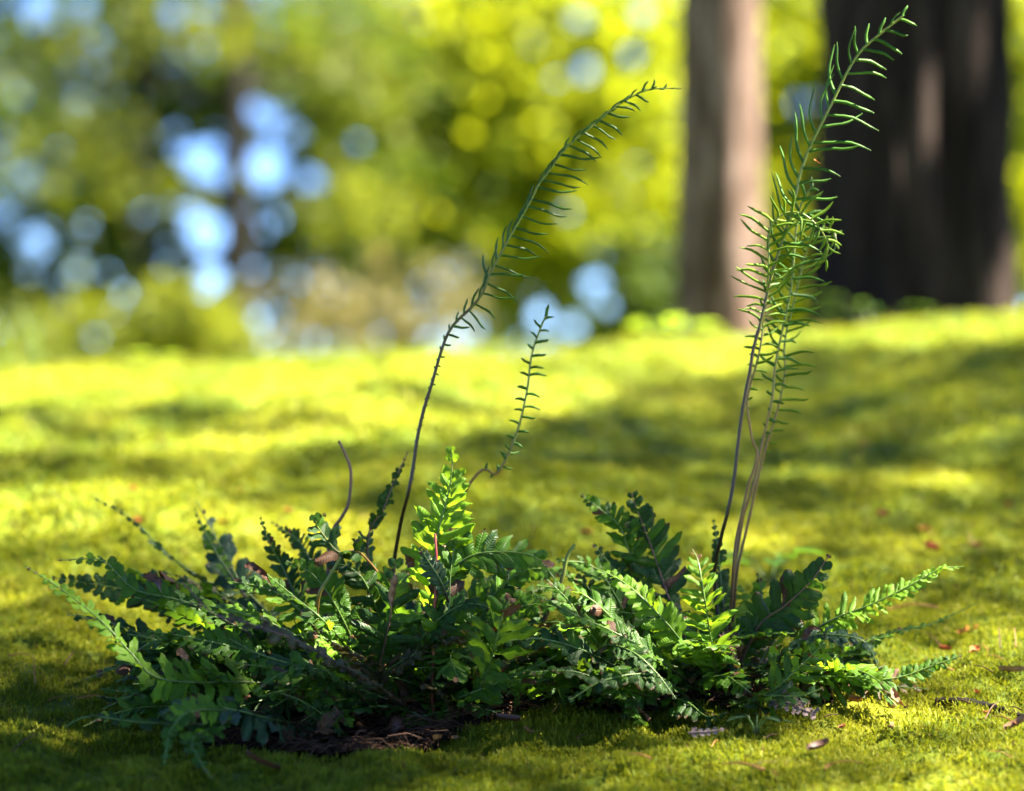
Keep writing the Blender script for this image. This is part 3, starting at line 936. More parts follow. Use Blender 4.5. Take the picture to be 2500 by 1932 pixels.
F1 = [(1775, 1690, 0.03), (1745, 1420, 0.03), (1760, 1316, 0.01), (1777, 1250, 0), (1792, 1173, 0), (1802, 1085, 0), (1812, 1008, 0), (1823, 946, 0), (1831, 908, 0), (1839, 854, 0), (1854, 800, 0), (1866, 749, 0), (1882, 678, 0),
      (1904, 607, 0), (1927, 535, 0), (1942, 479, 0), (1954, 422, 0), (1975, 365, 0), (2003, 308, 0), (2041, 232, 0), (2074, 166, 0), (2108, 118, 0), (2164, 71, .0), (2205, 38, .0)]
fr.fertile(F1, 'stem_black', 25,
           ([0, .12, .2, .3, .5, .7, .85, 1], [10, 24, 76, 104, 116, 104, 66, 26]), ([0, .12, .2, .3, .45, .6, .75, .88, 1], [8, 14, 64, 104, 96, 132, 114, 92, 52]),
           ([0, .2, .5, .8, 1], [60, 62, 52, 52, 46]), ([0, .2, .5, .8, 1], [70, 68, 66, 64, 56]),
           'fertile', w=0.0047, start=0.50, r0=0.0020, seed=2, depth=0.28, bendL=(1, 1, 2, 7), bendR=(0, 3, 4, 5, 6), tipr=0.5)
F2 = [(1772, 1690, 0.03), (1790, 1400, .02), (1798, 1316, .02), (1812, 1254, .02), (1827, 1185, .02), (1842, 1143, .02), (1849, 1104, .02), (1838, 1081, .02), (1830, 1035, .02), (1824, 985, .02), (1835, 931, .02), (1850, 877, .02),
      (1860, 827, .02), (1864, 777, .02), (1871, 715, .0), (1876, 664, -.01), (1877, 600, -.012), (1880, 560, -.014), (1896, 534, -.016), (1923, 519, -.018), (1956, 521, -.02), (1984, 540, -.02), (2008, 568, -.02), (2022, 605, -.015), (2010, 640, -.01)]
fr.fertile(F2, 'stem_tan', 32,
           ([0, .1, .2, .4, .6, .8, 1], [9, 10, 50, 90, 80, 62, 24]), ([0, .1, .2, .4, .6, .8, 1], [8, 30, 60, 80, 84, 74, 30]),
           ([0, .3, .6, 1], [75, 70, 55, 40]), ([0, .3, .6, .8, 1], [78, 62, 66, 74, 50]),
           'fertile_pale', w=0.0042, start=0.50, r0=0.0016, seed=3, depth=0.55, bendL=(3, 4, 6, 0), bendR=(1, 3, 4), tipr=0.45)
F3 = [(1768, 1690, 0.05), (1790, 1420, .04), (1804, 1324, .04), (1815, 1258, .04), (1827, 1224, .04), (1839, 1185, .04), (1850, 1135, .04), (1860, 1089, .04), (1873, 1031, .04), (1885, 977, .04), (1892, 900, .04), (1904, 835, .04),
      (1919, 769, .04), (1933, 690, .04), (1939, 616, .04), (1946, 545, .045), (1960, 490, .045), (1985, 455, .04)]
fr.fertile(F3, 'stem_tan', 18,
           ([0, .15, .3, .6, .85, 1], [9, 16, 60, 84, 70, 24]), ([0, .15, .3, .6, .85, 1], [9, 26, 70, 96, 84, 26]),
           ([0, .3, .6, 1], [70, 66, 60, 40]), ([0, .3, .6, 1], [78, 76, 70, 50]),
           'fertile', w=0.0048, start=0.48, r0=0.0017, seed=4, depth=0.5, bendL=(0, 1, 3), bendR=(3, 5, 4), tipr=0.5)
F4 = [(1776, 1700, 0.07), (1797, 1420, .06), (1810, 1347, .06), (1819, 1308, .06), (1831, 1258, .06), (1842, 1208, .06), (1854, 1154, .06), (1866, 1108, .06), (1877, 1070, .06), (1892, 1023, .06), (1906, 969, .06), (1917, 904, .06), (1914, 862, .06),
      (1919, 815, .06), (1932, 765, .06), (1946, 705, .06), (1958, 654, .06), (1972, 605, .06), (1992, 570, .05), (2020, 556, .045), (2040, 575, .04), (2038, 610, .035)]
fr.fertile(F4, 'stem_tan', 26,
           ([0, .2, .3, .6, .85, 1], [8, 14, 40, 60, 44, 20]), ([0, .1, .2, .3, .6, .85, 1], [9, 30, 60, 74, 84, 60, 20]),
           ([0, .3, .6, 1], [70, 66, 60, 40]), ([0, .3, .6, 1], [80, 78, 66, 50]),
           'fertile_pale', w=0.0040, start=0.46, r0=0.0016, seed=5, depth=0.5, bendL=(0, 1, 3), bendR=(3, 5, 0), tipr=0.4)
small = [(1080, 1560, 0.03), (1100, 1300, 0.03), (1118, 1243, .03), (1131, 1212, .03), (1150, 1177, .03), (1173, 1151, .03), (1189, 1147, .03), (1203, 1158, .03), (1212, 1158, .03), (1231, 1131, .03), (1250, 1089, .03), (1266, 1043, .03),
         (1279, 993, .03), (1289, 939, .03), (1295, 885, .03), (1304, 846, .03), (1316, 812, .03), (1326, 785, .03), (1333, 772, .03)]
fl.fertile(small, 'stem_tan', 15, ([0, .2, .5, .8, 1], [16, 26, 26, 24, 26]), ([0, .2, .5, .8, 1], [16, 28, 40, 36, 22]),
           ([0, .5, .9, 1], [62, 75, 70, 30]), ([0, .5, .9, 1], [80, 78, 60, 30]), 'fertile', w=0.0042, start=0.50, r0=0.0016, seed=6, depth=0.3, bendL=(3, 4, 0), bendR=(3, 4, 5, 1), tipr=0.5)


def stalk(fern, pts, mat, r0, r1):
    path, L = crom(np.array([P(*p) for p in pts]), 40)
    V, F, U = tube(path, np.linspace(r0, r1, 40), 6)
    link('bare_stalk', mesh_np('bare_stalk', V, F, [M[mat]], True, U), fern.root)


stalk(fl, [(790, 1600, .04), (800, 1420, .05), (806, 1311, .05), (835, 1262, .05), (851, 1228, .05), (857, 1154, .05), (843, 1110, .05), (827, 1076, .05)], 'stem_dead', 0.0020, 0.0012)
stalk(fl, [(1064, 1780, -.07), (1055, 1700, -.075), (1057, 1619, -.078), (1060, 1500, -.078), (1066, 1380, -.078), (1062, 1304, -.07)], 'stem_red', 0.0014, 0.0010)
stalk(fl, [(770, 1560, -.02), (778, 1457, -.04), (804, 1408, -.04), (832, 1360, -.04)], 'stem_tan', 0.0018, 0.0013)
stalk(fr, [(1325, 1520, -.03), (1370, 1420, -.03), (1385, 1360, -.03), (1404, 1330, -.03)], 'stem_black', 0.0022, 0.0014)

# sterile fronds, traced
fl.frond([(880, 1700, 0), (640, 1668, -.08), (400, 1660, -.14), (319, 1593, -.14), (272, 1541, -.14), (209, 1484, -.13), (131, 1426, -.12), (60, 1382, -.11)], 34, 66, (.62, -.52, .55), 'leaf_bright', 'stem_green', 0.15, seed=1, prof='tip', bare=.34)
fl.frond([(760, 1600, .05), (450, 1470, .08), (292, 1437, .08), (123, 1410, .08)], 26, 62, (0, -1, .1), 'leaf_dark', seed=2)
fl.frond([(700, 1600, -.02), (480, 1480, -.02), (330, 1440, -.02), (250, 1370, -.02), (140, 1368, -.02)], 22, 48, (.1, -.6, .8), 'leaf_mid', seed=3)
fl.frond([(760, 1600, .08), (449, 1384, .13), (381, 1327, .15), (324, 1269, .16), (230, 1217, .17)], 26, 34, (.55, .45, .7), 'leaf_blue', seed=4, miss=.25)
fl.frond([(720, 1560, .1), (600, 1440, .13), (554, 1363, .14), (515, 1290, .15), (478, 1222, .15)], 13, 60, (.3, -.9, .2), 'leaf_blue', seed=5, miss=.4)
fl.frond([(600, 1460, .1), (540, 1370, .12), (500, 1300, .12), (475, 1240, .12)], 14, 22, (.3, -.9, .2), 'leaf_mid', seed=55, miss=.3)
fl.frond([(760, 1540, .03), (695, 1395, .05), (660, 1330, .05), (635, 1264, .05)], 22, 34, (-.75, -.6, .3), 'leaf_dark', seed=6)
fl.frond([(820, 1500, .06), (741, 1337, .09), (700, 1300, .1), (663, 1275, .1)], 22, 34, CAMN, 'leaf_dark', seed=7)
fl.frond([(1040, 1760, -.04), (919, 1672, -.12), (825, 1619, -.16), (731, 1567, -.18), (600, 1520, -.19), (522, 1499, -.2), (444, 1421, -.2)], 34, 38, (.15, -.15, 1), 'leaf_brown', 'stem_dead', seed=8)
fl.frond([(900, 1700, -.03), (780, 1660, -.09), (704, 1640, -.1), (640, 1628, -.11), (575, 1619, -.12)], 17, 46, (0, -.9, .5), 'leaf_mid', seed=9)
fl.frond([(800, 1780, -.08), (660, 1755, -.15), (575, 1734, -.18), (460, 1719, -.20), (397, 1745, -.21)], 22, 76, (0, -.7, .7), 'leaf_blue', seed=10, lift=-.15)
fl.frond([(640, 1740, -.14), (480, 1735, -.22), (425, 1770, -.25), (407, 1830, -.27), (400, 1888, -.28)], 24, 36, (-.1, -.9, .3), 'leaf_mid', seed=11)
fl.frond([(600, 1750, -.14), (475, 1800, -.24), (490, 1860, -.28), (522, 1907, -.29)], 18, 38, (-.2, -.8, .5), 'leaf_mid', seed=12)
fl.frond([(600, 1770, -.12), (366, 1766, -.18), (220, 1750, -.20), (157, 1776, -.21)], 18, 36, (0, -.3, 1), 'leaf_dark', seed=13, miss=.3)
fl.frond([(1010, 1660, 0), (1055, 1440, -.04), (1070, 1301, -.05), (1091, 1222, -.05), (1104, 1144, -.05), (1101, 1094, -.05)], 21, 84, (-.35, -.9, .25), 'leaf_bright', 'stem_green', seed=14, bare=.3)
fl.frond([(905, 1560, .03), (898, 1320, .03), (934, 1248, .03), (960, 1180, .03), (997, 1102, .03)], 26, 34, (.85, -.35, .4), 'leaf_dark', 'stem_dead', seed=15)
fl.frond([(985, 1480, -.0), (882, 1352, -.02), (830, 1350, -.03), (793, 1311, -.03), (770, 1272, -.03), (795, 1256, -.03)], 11, 58, (-.55, -.45, .7), 'leaf_dark', 'stem_tan', seed=18, bare=.35)
fl.frond([(1040, 1600, -.05), (1080, 1420, -.06), (1130, 1368, -.06), (1195, 1348, -.06), (1300, 1358, -.06), (1360, 1420, -.07)], 17, 62, (.05, -.7, .7), 'leaf_mid', seed=20, bare=.25)
fl.frond([(1120, 1760, -.08), (1185, 1656, -.1), (1206, 1583, -.12), (1228, 1500, -.13), (1245, 1462, -.13)], 10, 92, (-.1, -1, .3), 'leaf_mid', seed=21, prof='wide', wmul=.85)
fl.frond([(900, 1720, 0), (940, 1570, -.06), (960, 1460, -.08), (965, 1375, -.08)], 13, 84, (-.1, -1, .2), 'leaf_dark', 'stem_dead', seed=22, prof='wide', wmul=.85)
fl.frond([(920, 1680, -.01), (804, 1531, -.06), (725, 1463, -.06), (616, 1374, -.05)], 26, 44, (.4, -.45, .8), 'leaf_mid', seed=23)
fl.frond([(1095, 1470, -.08), (1072, 1412, -.09), (1045, 1370, -.09), (1026, 1338, -.09)], 13, 30, (-.2, -.9, .4), 'leaf_blue', seed=24)
fl.frond([(1000, 1720, -.03), (1080, 1600, -.07), (1095, 1500, -.08), (1100, 1400, -.07), (1110, 1330, -.06)], 12, 66, (.3, -.9, .2), 'leaf_mid', seed=25, prof='wide', wmul=.85)
fl.frond([(960, 1760, -.05), (880, 1690, -.1), (770, 1640, -.13), (640, 1600, -.15), (560, 1560, -.16)], 22, 50, (0, -.5, .9), 'leaf_dark', seed=26)
fl.frond([(880, 1660, -.01), (700, 1540, -.05), (560, 1490, -.07), (440, 1470, -.08)], 22, 56, (.1, -.55, .8), 'leaf_bright', seed=27)
fl.frond([(860, 1690, -.02), (640, 1600, -.06), (480, 1560, -.08), (360, 1540, -.08)], 22, 56, (.1, -.7, .7), 'leaf_mid', seed=28)
fl.frond([(850, 1640, 0), (740, 1500, -.03), (660, 1440, -.03), (560, 1420, -.03)], 20, 60, (.2, -.6, .8), 'leaf_mid', seed=29)
fl.frond([(990, 1650, .02), (960, 1480, .0), (1010, 1390, -.02), (1090, 1360, -.03)], 18, 58, (-.2, -.5, .8), 'leaf_mid', seed=30)
fl.frond([(1000, 1700, .0), (1120, 1580, .0), (1260, 1500, 0), (1330, 1500, -.01)], 18, 56, (.1, -.5, .8), 'leaf_dark', seed=31)
fl.frond([(1010, 1740, -.05), (1130, 1700, -.09), (1280, 1640, -.1), (1360, 1600, -.1)], 20, 40, (.1, -.6, .8), 'leaf_mid', seed=32)

fr.frond([(1690, 1660, .03), (1560, 1400, .04), (1534, 1343, .04), (1513, 1285, .04), (1461, 1240, .04), (1417, 1207, .04)], 22, 50, (-.5, -.6, .6), 'leaf_mid', seed=41, bare=.4)
fr.frond([(1720, 1680, .02), (1640, 1480, .03), (1612, 1400, .04), (1587, 1327, .04), (1558, 1252, .04), (1542, 1205, .04)], 17, 84, (.05, -1, .05), 'leaf_dark', 'stem_dead', seed=42, bare=.3, prof='mid')
fr.frond([(1755, 1710, -.02), (1748, 1630, -.06), (1733, 1546, -.08), (1717, 1442, -.09), (1704, 1370, -.08), (1690, 1342, -.06)], 19, 66, (.05, -1, .2), 'leaf_bright', 'stem_green', seed=43, bare=.15, wmul=.72)
fr.frond([(1740, 1690, -.02), (1660, 1562, -.06), (1576, 1468, -.06), (1513, 1416, -.05), (1446, 1384, -.04)], 24, 48, (-.4, -.5, .75), 'leaf_bright', seed=44)
fr.frond([(1730, 1700, -.03), (1566, 1583, -.08), (1493, 1541, -.09), (1409, 1504, -.1), (1304, 1452, -.1)], 26, 54, (.05, -.5, .85), 'leaf_mid', seed=45)
fr.frond([(1420, 1660, -.03), (1470, 1580, -.08), (1540, 1590, -.11), (1600, 1640, -.12), (1650, 1706, -.13)], 22, 42, (.3, -.8, .5), 'leaf_dark', seed=46)
fr.frond([(1775, 1560, .04), (1758, 1400, .05), (1754, 1340, .05), (1741, 1269, .05)], 16, 26, CAMN, 'leaf_dark', seed=47)
fr.frond([(1790, 1660, 0), (1852, 1530, -.02), (1915, 1480, -.03), (1978, 1422, -.04), (2025, 1355, -.04)], 13, 70, (.1, -1, .15), 'leaf_dark', 'stem_dead', seed=48, bare=.2)
fr.frond([(1830, 1650, 0), (2000, 1530, -.02), (2134, 1473, -.03), (2228, 1426, -.03), (2296, 1390, -.03), (2354, 1384, -.03)], 32, 58, (.15, -.35, .9), 'leaf_bright', 'stem_green', seed=49, prof='tip', bare=.25)
fr.frond([(1880, 1660, .03), (2100, 1580, .04), (2187, 1541, .04), (2270, 1525, .04), (2385, 1473, .04)], 32, 24, (.1, -.5, .8), 'leaf_mid', seed=50, prof='tip')
fr.frond([(1830, 1700, -.02), (2000, 1668, -.04), (2140, 1661, -.05), (2207, 1651, -.05), (2270, 1628, -.05), (2350, 1600, -.05)], 26, 58, (.05, -.85, .5), 'leaf_mid', seed=51, prof='tip', bare=.2)
fr.frond([(1790, 1720, -.05), (1880, 1690, -.1), (1950, 1630, -.11), (2010, 1572, -.11)], 12, 78, (-.1, -.8, .6), 'leaf_mid', seed=52, wmul=.8)
fr.frond([(1840, 1660, -.04), (1960, 1562, -.08), (2045, 1551, -.09), (2113, 1570, -.09), (2146, 1634, -.09)], 22, 36, (.1, -.3, .9), 'leaf_blue', seed=53)
fr.frond([(1770, 1730, -.06), (1860, 1700, -.12), (1950, 1700, -.14), (2010, 1680, -.14)], 13, 62, (0, -.5, .9), 'leaf_dark', seed=54, wmul=.8)
fr.frond([(1560, 1690, -.02), (1450, 1560, -.04), (1390, 1470, -.05), (1330, 1410, -.05)], 20, 54, (-.2, -.6, .75), 'leaf_mid', seed=56)
fr.frond([(1600, 1680, 0.02), (1500, 1540, .02), (1440, 1440, .02), (1380, 1400, .02)], 20, 50, (-.2, -.6, .75), 'leaf_dark', seed=57)
fr.frond([(1790, 1660, .02), (1830, 1560, .02), (1860, 1470, .03), (1850, 1400, .03)], 15, 50, (-.1, -.9, .3), 'leaf_mid', seed=58)
fr.frond([(1640, 1720, -.06), (1520, 1680, -.11), (1400, 1640, -.13), (1300, 1640, -.14)], 18, 52, (-.1, -.4, .9), 'leaf_dark', seed=59)

fl.frond([(1020, 1700, 0), (1150, 1560, -.03), (1280, 1480, -.05), (1400, 1490, -.07)], 18, 58, (.1, -.6, .75), 'leaf_mid', seed=81)
fl.frond([(1040, 1680, .03), (1160, 1480, .03), (1280, 1400, .03), (1390, 1400, .02)], 18, 54, (.1, -.6, .7), 'leaf_dark', seed=82)
fl.frond([(900, 1650, 0), (820, 1480, -.02), (760, 1400, -.02), (700, 1370, -.02)], 17, 56, (.1, -.8, .5), 'leaf_mid', seed=83)
fl.frond([(960, 1600, .02), (900, 1440, 0), (860, 1390, 0), (800, 1370, 0)], 17, 60, (-.1, -.8, .5), 'leaf_dark', seed=84)
fl.frond([(990, 1700, -.03), (1030, 1560, -.07), (1120, 1480, -.09), (1200, 1480, -.1)], 16, 60, (.1, -.7, .6), 'leaf_dark', seed=85)
fl.frond([(900, 1700, -.05), (800, 1640, -.12), (700, 1640, -.16), (620, 1690, -.18)], 18, 54, (0, -.5, .9), 'leaf_mid', seed=86)
fr.frond([(1600, 1690, -.04), (1450, 1600, -.09), (1320, 1560, -.11), (1210, 1570, -.12)], 18, 56, (-.1, -.6, .75), 'leaf_dark', seed=87)
fr.frond([(1640, 1700, .0), (1520, 1540, -.03), (1420, 1450, -.04), (1310, 1430, -.04)], 18, 52, (-.1, -.6, .75), 'leaf_mid', seed=88)
fr.frond([(1700, 1720, -.06), (1600, 1650, -.11), (1480, 1660, -.14), (1390, 1710, -.15)], 17, 50, (-.1, -.6, .75), 'leaf_dark', seed=89)
fr.frond([(1600, 1660, .01), (1500, 1450, .0), (1440, 1380, 0), (1360, 1370, -.01)], 18, 52, (-.2, -.6, .7), 'leaf_mid', seed=91)
fr.frond([(1620, 1650, .03), (1540, 1460, .03), (1490, 1380, .03), (1450, 1330, .03)], 17, 52, (-.1, -.8, .5), 'leaf_dark', seed=92)
fl.frond([(1060, 1660, 0), (1200, 1460, -.01), (1300, 1390, -.02), (1420, 1420, -.03)], 20, 52, (.1, -.6, .7), 'leaf_mid', seed=93)
rosette(fl, bl[0] - 0.05, -0.0, 0.060, 34, 61)
rosette(fl, bl[0] - 0.10, -0.04, 0.05, 12, 67, (0.10, 0.16), (3.0, 6.0), ['leaf_dark', 'leaf_mid', 'leaf_dark'])
rosette(fl, bl[0] + 0.14, 0.0, 0.04, 14, 68, (0.10, 0.16))
rosette(fl, bl[0] - 0.02, 0.05, 0.05, 12, 62, (0.12, 0.18), (0.2, 2.9))
rosette(fl, bl[0] + 0.09, -0.02, 0.05, 12, 63, (0.10, 0.16))
rosette(fr, br[0] - 0.02, 0.0, 0.050, 22, 64, (0.10, 0.18))
rosette(fr, br[0] - 0.11, 0.0, 0.040, 16, 65, (0.10, 0.16))
rosette(fr, br[0] + 0.08, 0.0, 0.030, 8, 66, (0.08, 0.14), (-1.2, 1.2))
rosette(fl, bl[0] - 0.08, -0.02, 0.05, 22, 71, (0.11, 0.18), (2.2, 4.4))
rosette(fl, bl[0] + 0.02, -0.05, 0.06, 22, 72, (0.11, 0.17), (3.1, 6.3), ['leaf_dark', 'leaf_mid', 'leaf_dark', 'leaf_brown', 'leaf_mid'])
rosette(fl, bl[0] + 0.15, -0.03, 0.05, 20, 73, (0.10, 0.17))
rosette(fr, br[0] - 0.06, -0.03, 0.05, 18, 74, (0.10, 0.16), (2.6, 6.4), ['leaf_dark', 'leaf_mid', 'leaf_dark', 'leaf_mid', 'leaf_brown'])
fl.finish(); fr.finish()

# ------------------------------------------------------------------ litter under the ferns
def build_litter():
    r = np.random.default_rng(77); a = Acc()
    n = 0
    while n < 2600:
        x, y = r.uniform(-0.42, 0.42), r.uniform(-0.38, 0.14)
        if float(soil_weight(np.array([x]), np.array([y]))[0]) < 0.0: continue
        n += 1
        L = r.uniform(0.008, 0.035); az = r.uniform(0, 6.28); el = r.normal(0, 0.25)
        c = np.array([x, y, gz(x, y) + 0.007 + abs(r.normal(0, 0.005))])
        d = np.array([math.cos(az) * math.cos(el), math.sin(az) * math.cos(el), math.sin(el)])
        q = c + np.array([r.normal(0, .1), r.normal(0, .1), .12]) * L
        pth = np.stack([c - d * L / 2, q, c + d * L / 2])
        V, F, U = tube(pth, np.array([0.8, 1, 0.5]) * r.uniform(0.0003, 0.0008), 4)
        a.add(V, F, U, int(r.random() < 0.25))
    link('needle_litter', a.mesh('needle_litter', [M['litter'], M['needle_dark']]), kind='stuff', label='dark brown needle litter on the bare soil under the ferns', cat='litter')


build_litter()


def flake(name, px, py, L, W, mat, label, cat, seed, curl=0.5, az=None, tilt=0.2, group=None, lift=0.004):
    """A small curled scale, leaf or bract lying on the moss."""
    r = np.random.default_rng(seed)
    p = on_ground(px, py)
    az = r.uniform(0, 6.28) if az is None else az
    nx, ny = 6, 4
    u = np.linspace(0, 1, nx + 1); v = np.linspace(-1, 1, ny + 1)
    w = np.sin(np.pi * np.clip(u * 0.93 + 0.05, 0, 1)) ** 0.7
    U, Vv = np.meshgrid(u, v, indexing='ij')
    X = (U - 0.5) * L; Y = Vv * w[:, None] * W * 0.5 * (1 + r.normal(0, .08, U.shape)); Z = curl * W * 0.5 * Vv ** 2 + curl * L * 0.3 * (U - 0.5) ** 2 + r.normal(0, 0.02, U.shape) * W
    top = np.stack([X, Y, Z], -1).reshape(-1, 3); bot = top - np.array([0, 0, 0.0005])
    i = np.arange(nx)[:, None] * (ny + 1); j = np.arange(ny)[None]
    F = np.stack([i + j, i + ny + 1 + j, i + ny + 2 + j, i + j + 1], -1).reshape(-1, 4)
    Va = np.vstack([top, bot]); Fa = np.vstack([F, F[:, ::-1] + len(top)])
    o = link(name, mesh_np(name, Va, Fa, [M[mat]]), None, label, cat, group)
    o.location = (p[0], p[1], p[2] + lift + 0.006)
    o.rotation_euler = (r.normal(0, tilt), r.normal(0, tilt), az)
    return o


def needle(px, py, L, az, el, mat, label, rad=0.0007, seed=0, group=None, name='conifer_needle', cat='needle', bend=0.08):
    p = on_ground(px, py) + np.array([0, 0, 0.010])
    d = np.array([math.cos(az) * math.cos(el), math.sin(az) * math.cos(el), math.sin(el)])
    up = np.array([0, 0, 1.0]) * L * bend
    pth, _ = crom([-d * L / 2, up, d * L / 2], 9)
    if el > 0.2: pth = pth + np.array([0, 0, L * 0.5 * math.sin(el) - 0.004])
    V, F, U = tube(pth, np.linspace(1, 0.45, 9) * rad, 5)
    o = link(name, mesh_np(name, V, F, [M[mat]], True, U), None, label, cat, group)
    o.location = p
    return o


REDS = [(2108, 1115, 'red bud scale on moss high to the right of the stalks'), (2155, 1288, 'red bud scale on moss above the dark curled frond'),
        (2463, 1267, 'red bud scale at the right edge of the moss'), (2165, 772, 'vivid red bud scale on the crest in front of the broad trunk'),
        (1430, 1337, 'pinkish red bud scale in the gap between the two ferns'), (2307, 1625, 'red bud scale under the lowest right frond'), (2275, 1376, 'largest dark red scale above the right frond tip')]
for k, (x, y, lb) in enumerate(REDS):
    s = 0.020 if 'largest' in lb else 0.012
    d = 1.6 if y < 900 else 1.0
    flake('bud_scale', x, y + (6 if y < 900 else 0), s * d, s * .6 * d, 'red_scale', lb, 'bud scale', 200 + k, 0.9, group='red bud scales on the moss', lift=0.008 * d)
ORANGES = [(2257, 1327, 'orange brown scale uppermost right of the stalks'), (2385, 1366, 'orange brown scale beyond the tip of the right frond'), (2354, 1580, 'orange scale above the lowest right frond tip'),
           (2380, 1627, 'small orange scale below the lowest right frond tip'), (326, 1228, 'orange scale behind the grey green leaning frond'), (337, 1309, 'orange scale under the leaning frond on the left'),
           (704, 1284, 'orange scale behind the small serrated frond'), (1215, 1190, 'orange scale beside the kinked stem of the small frond'), (545, 1310, 'orange scale behind the torn dark lobes on the left'),
           (2087, 1752, 'pinkish orange scale on moss before the right fern'), (1068, 1846, 'round orange brown scale on the front moss lip')]
for k, (x, y, lb) in enumerate(ORANGES):
    flake('bud_scale', x, y, 0.012, 0.008, 'orange_scale', lb, 'bud scale', 230 + k, 0.9, group='orange bud scales on the moss', lift=0.007)
LEAVES = [(1998, 1857, .020, .009, 'brown_leaf', 'glossy brown dead leaf on the front moss', 0.5), (2471, 1669, .024, .007, 'tan_leaf', 'pale tan leaf at the right edge of the moss', -0.3),
          (2484, 1800, .022, .009, 'tan_leaf', 'tan leaf in the lower right corner', 0.1), (2179, 1757, .016, .008, 'tan_leaf', 'upright tan curl below the right fern', 1.4),
          (971, 1838, .017, .007, 'tan_leaf', 'tan dead leaf on the edge of the bare litter', .4), (1112, 1839, .014, .006, 'tan_leaf', 'narrow tan leaf standing on the front moss', 1.2),
          (1860, 1722, .030, .014, 'brown_leaf', 'coppery dead leaf under the right fern', .2), (2180, 1806, .012, .007, 'tan_leaf', 'small tan bract on moss before the right fern', 1.3),
          (1289, 1816, .014, .005, 'tan_leaf', 'small buff husk on moss in front centre', .9), (1240, 1790, .02, .008, 'brown_leaf', 'brown dead leaf on the moss lip between the ferns', .1),
          (640, 1900, .03, .008, 'brown_leaf', 'rusty dead leaf strip at the bottom of the litter', .3), (882, 1815, .014, .009, 'orange_scale', 'pale orange husk in the dark litter', .6)]
for k, (x, y, L, W, m, lb, az) in enumerate(LEAVES):
    flake('dead_leaf', x, y, L, W, m, lb, 'leaf', 260 + k, 0.8, az, 0.35, 'dead leaves on the ground')
NEED = [(84, 1690, .026, 1.8, 1.1, 'needle', 'orange needle standing upright in moss at far left'), (230, 1736, .030, 0.05, .02, 'needle', 'orange needle lying flat in the left moss'),
        (47, 1630, .020, 0.1, .05, 'needle', 'short needle lying at the left edge'), (60, 1850, .026, .9, .4, 'needle_dark', 'reddish twig bit in the lower left moss'),
        (170, 1640, .020, 1.2, .5, 'needle_dark', 'brown needle below the bright left frond'), (1367, 1757, .022, .8, .5, 'needle', 'tan needle tilted on the centre moss edge'),
        (1647, 1763, .018, 1.4, 1.0, 'needle', 'orange stub standing on the centre moss edge'), (1814, 1906, .036, 2.6, .05, 'needle', 'thick tan twig lying in the front moss'),
        (2060, 1901, .030, .1, .05, 'needle', 'tan twig lying flat in the front moss'), (2400, 1663, .022, 2.3, .2, 'needle_dark', 'dark needle right of the lowest right frond'),
        (2421, 1770, .030, 1.0, .4, 'needle_dark', 'brown forked needle on the right moss'), (2452, 1790, .034, 2.1, .1, 'needle', 'long tan needle on the right moss'),
        (2280, 1598, .026, 2.2, .5, 'needle_dark', 'dark needle leaning above the lowest right frond'), (2440, 1600, .022, 1.5, .9, 'needle_dark', 'dark needle standing in the sunlit patch'),
        (2478, 1595, .02, 1.5, .9, 'needle', 'pale needle standing in the sunlit patch'), (2230, 1512, .05, .1, .03, 'needle', 'pale stick lying flat between right fronds'),
        (2366, 1340, .016, 1.5, .8, 'needle', 'pale needle above the orange scales'), (2060, 1715, .018, .9, .3, 'needle', 'orange needle under the right fern edge'),
        (2110, 1728, .016, 1.0, .5, 'needle_dark', 'grey brown needle before the right fern'), (2150, 1705, .016, 1.1, .6, 'needle', 'tan needle beside the curled dead leaf'),
        (2350, 1745, .016, 2.4, .1, 'needle_dark', 'red brown needle beside the mossy twig'), (2480, 1760, .014, 2.2, .1, 'needle_dark', 'red needle behind the mossy twig end'),
        (2030, 1780, .012, .3, .1, 'needle_dark', 'short dark needle in moss before right fern'), (1420, 1830, .014, .8, .2, 'needle_dark', 'faint brown needle in front centre moss'),
        (1560, 1880, .02, 2.8, .1, 'needle', 'faint tan needle low in the front centre moss')]
for k, (x, y, L, az, el, m, lb) in enumerate(NEED):
    needle(x, y, L, az, el, m, lb, 0.0012 if 'thick' in lb or 'stick' in lb or 'stub' in lb else 0.0008, k, 'needles and twigs on the moss')


_f = np.random.default_rng(91)
for k in range(80):
    y_ = float(_f.uniform(1150, 1920)); x_ = float(_f.uniform(1450, 2490)) if k < 46 else float(_f.uniform(10, 2490))
    if 1150 < y_ < 1720 and 60 < x_ < 2350 and not (y_ < 1330 or x_ > 2050): continue
    if k % 4 == 3:
        flake('bud_scale', x_, y_, 0.007, 0.004, ('red_scale', 'brown_leaf', 'orange_scale')[k % 3], 'tiny reddish fleck half sunk in the moss', 'bud scale', 500 + k, 0.8, group='tiny flecks in the moss', lift=-0.002)
    else:
        needle(x_, y_, float(_f.uniform(.010, .024)), float(_f.uniform(0, 3.14)), float(abs(_f.normal(0, .18))), ('needle_dark', 'needle')[k % 2], 'fine brown conifer needle sunk in the moss', 0.0005, 0, 'fine needles in the moss')


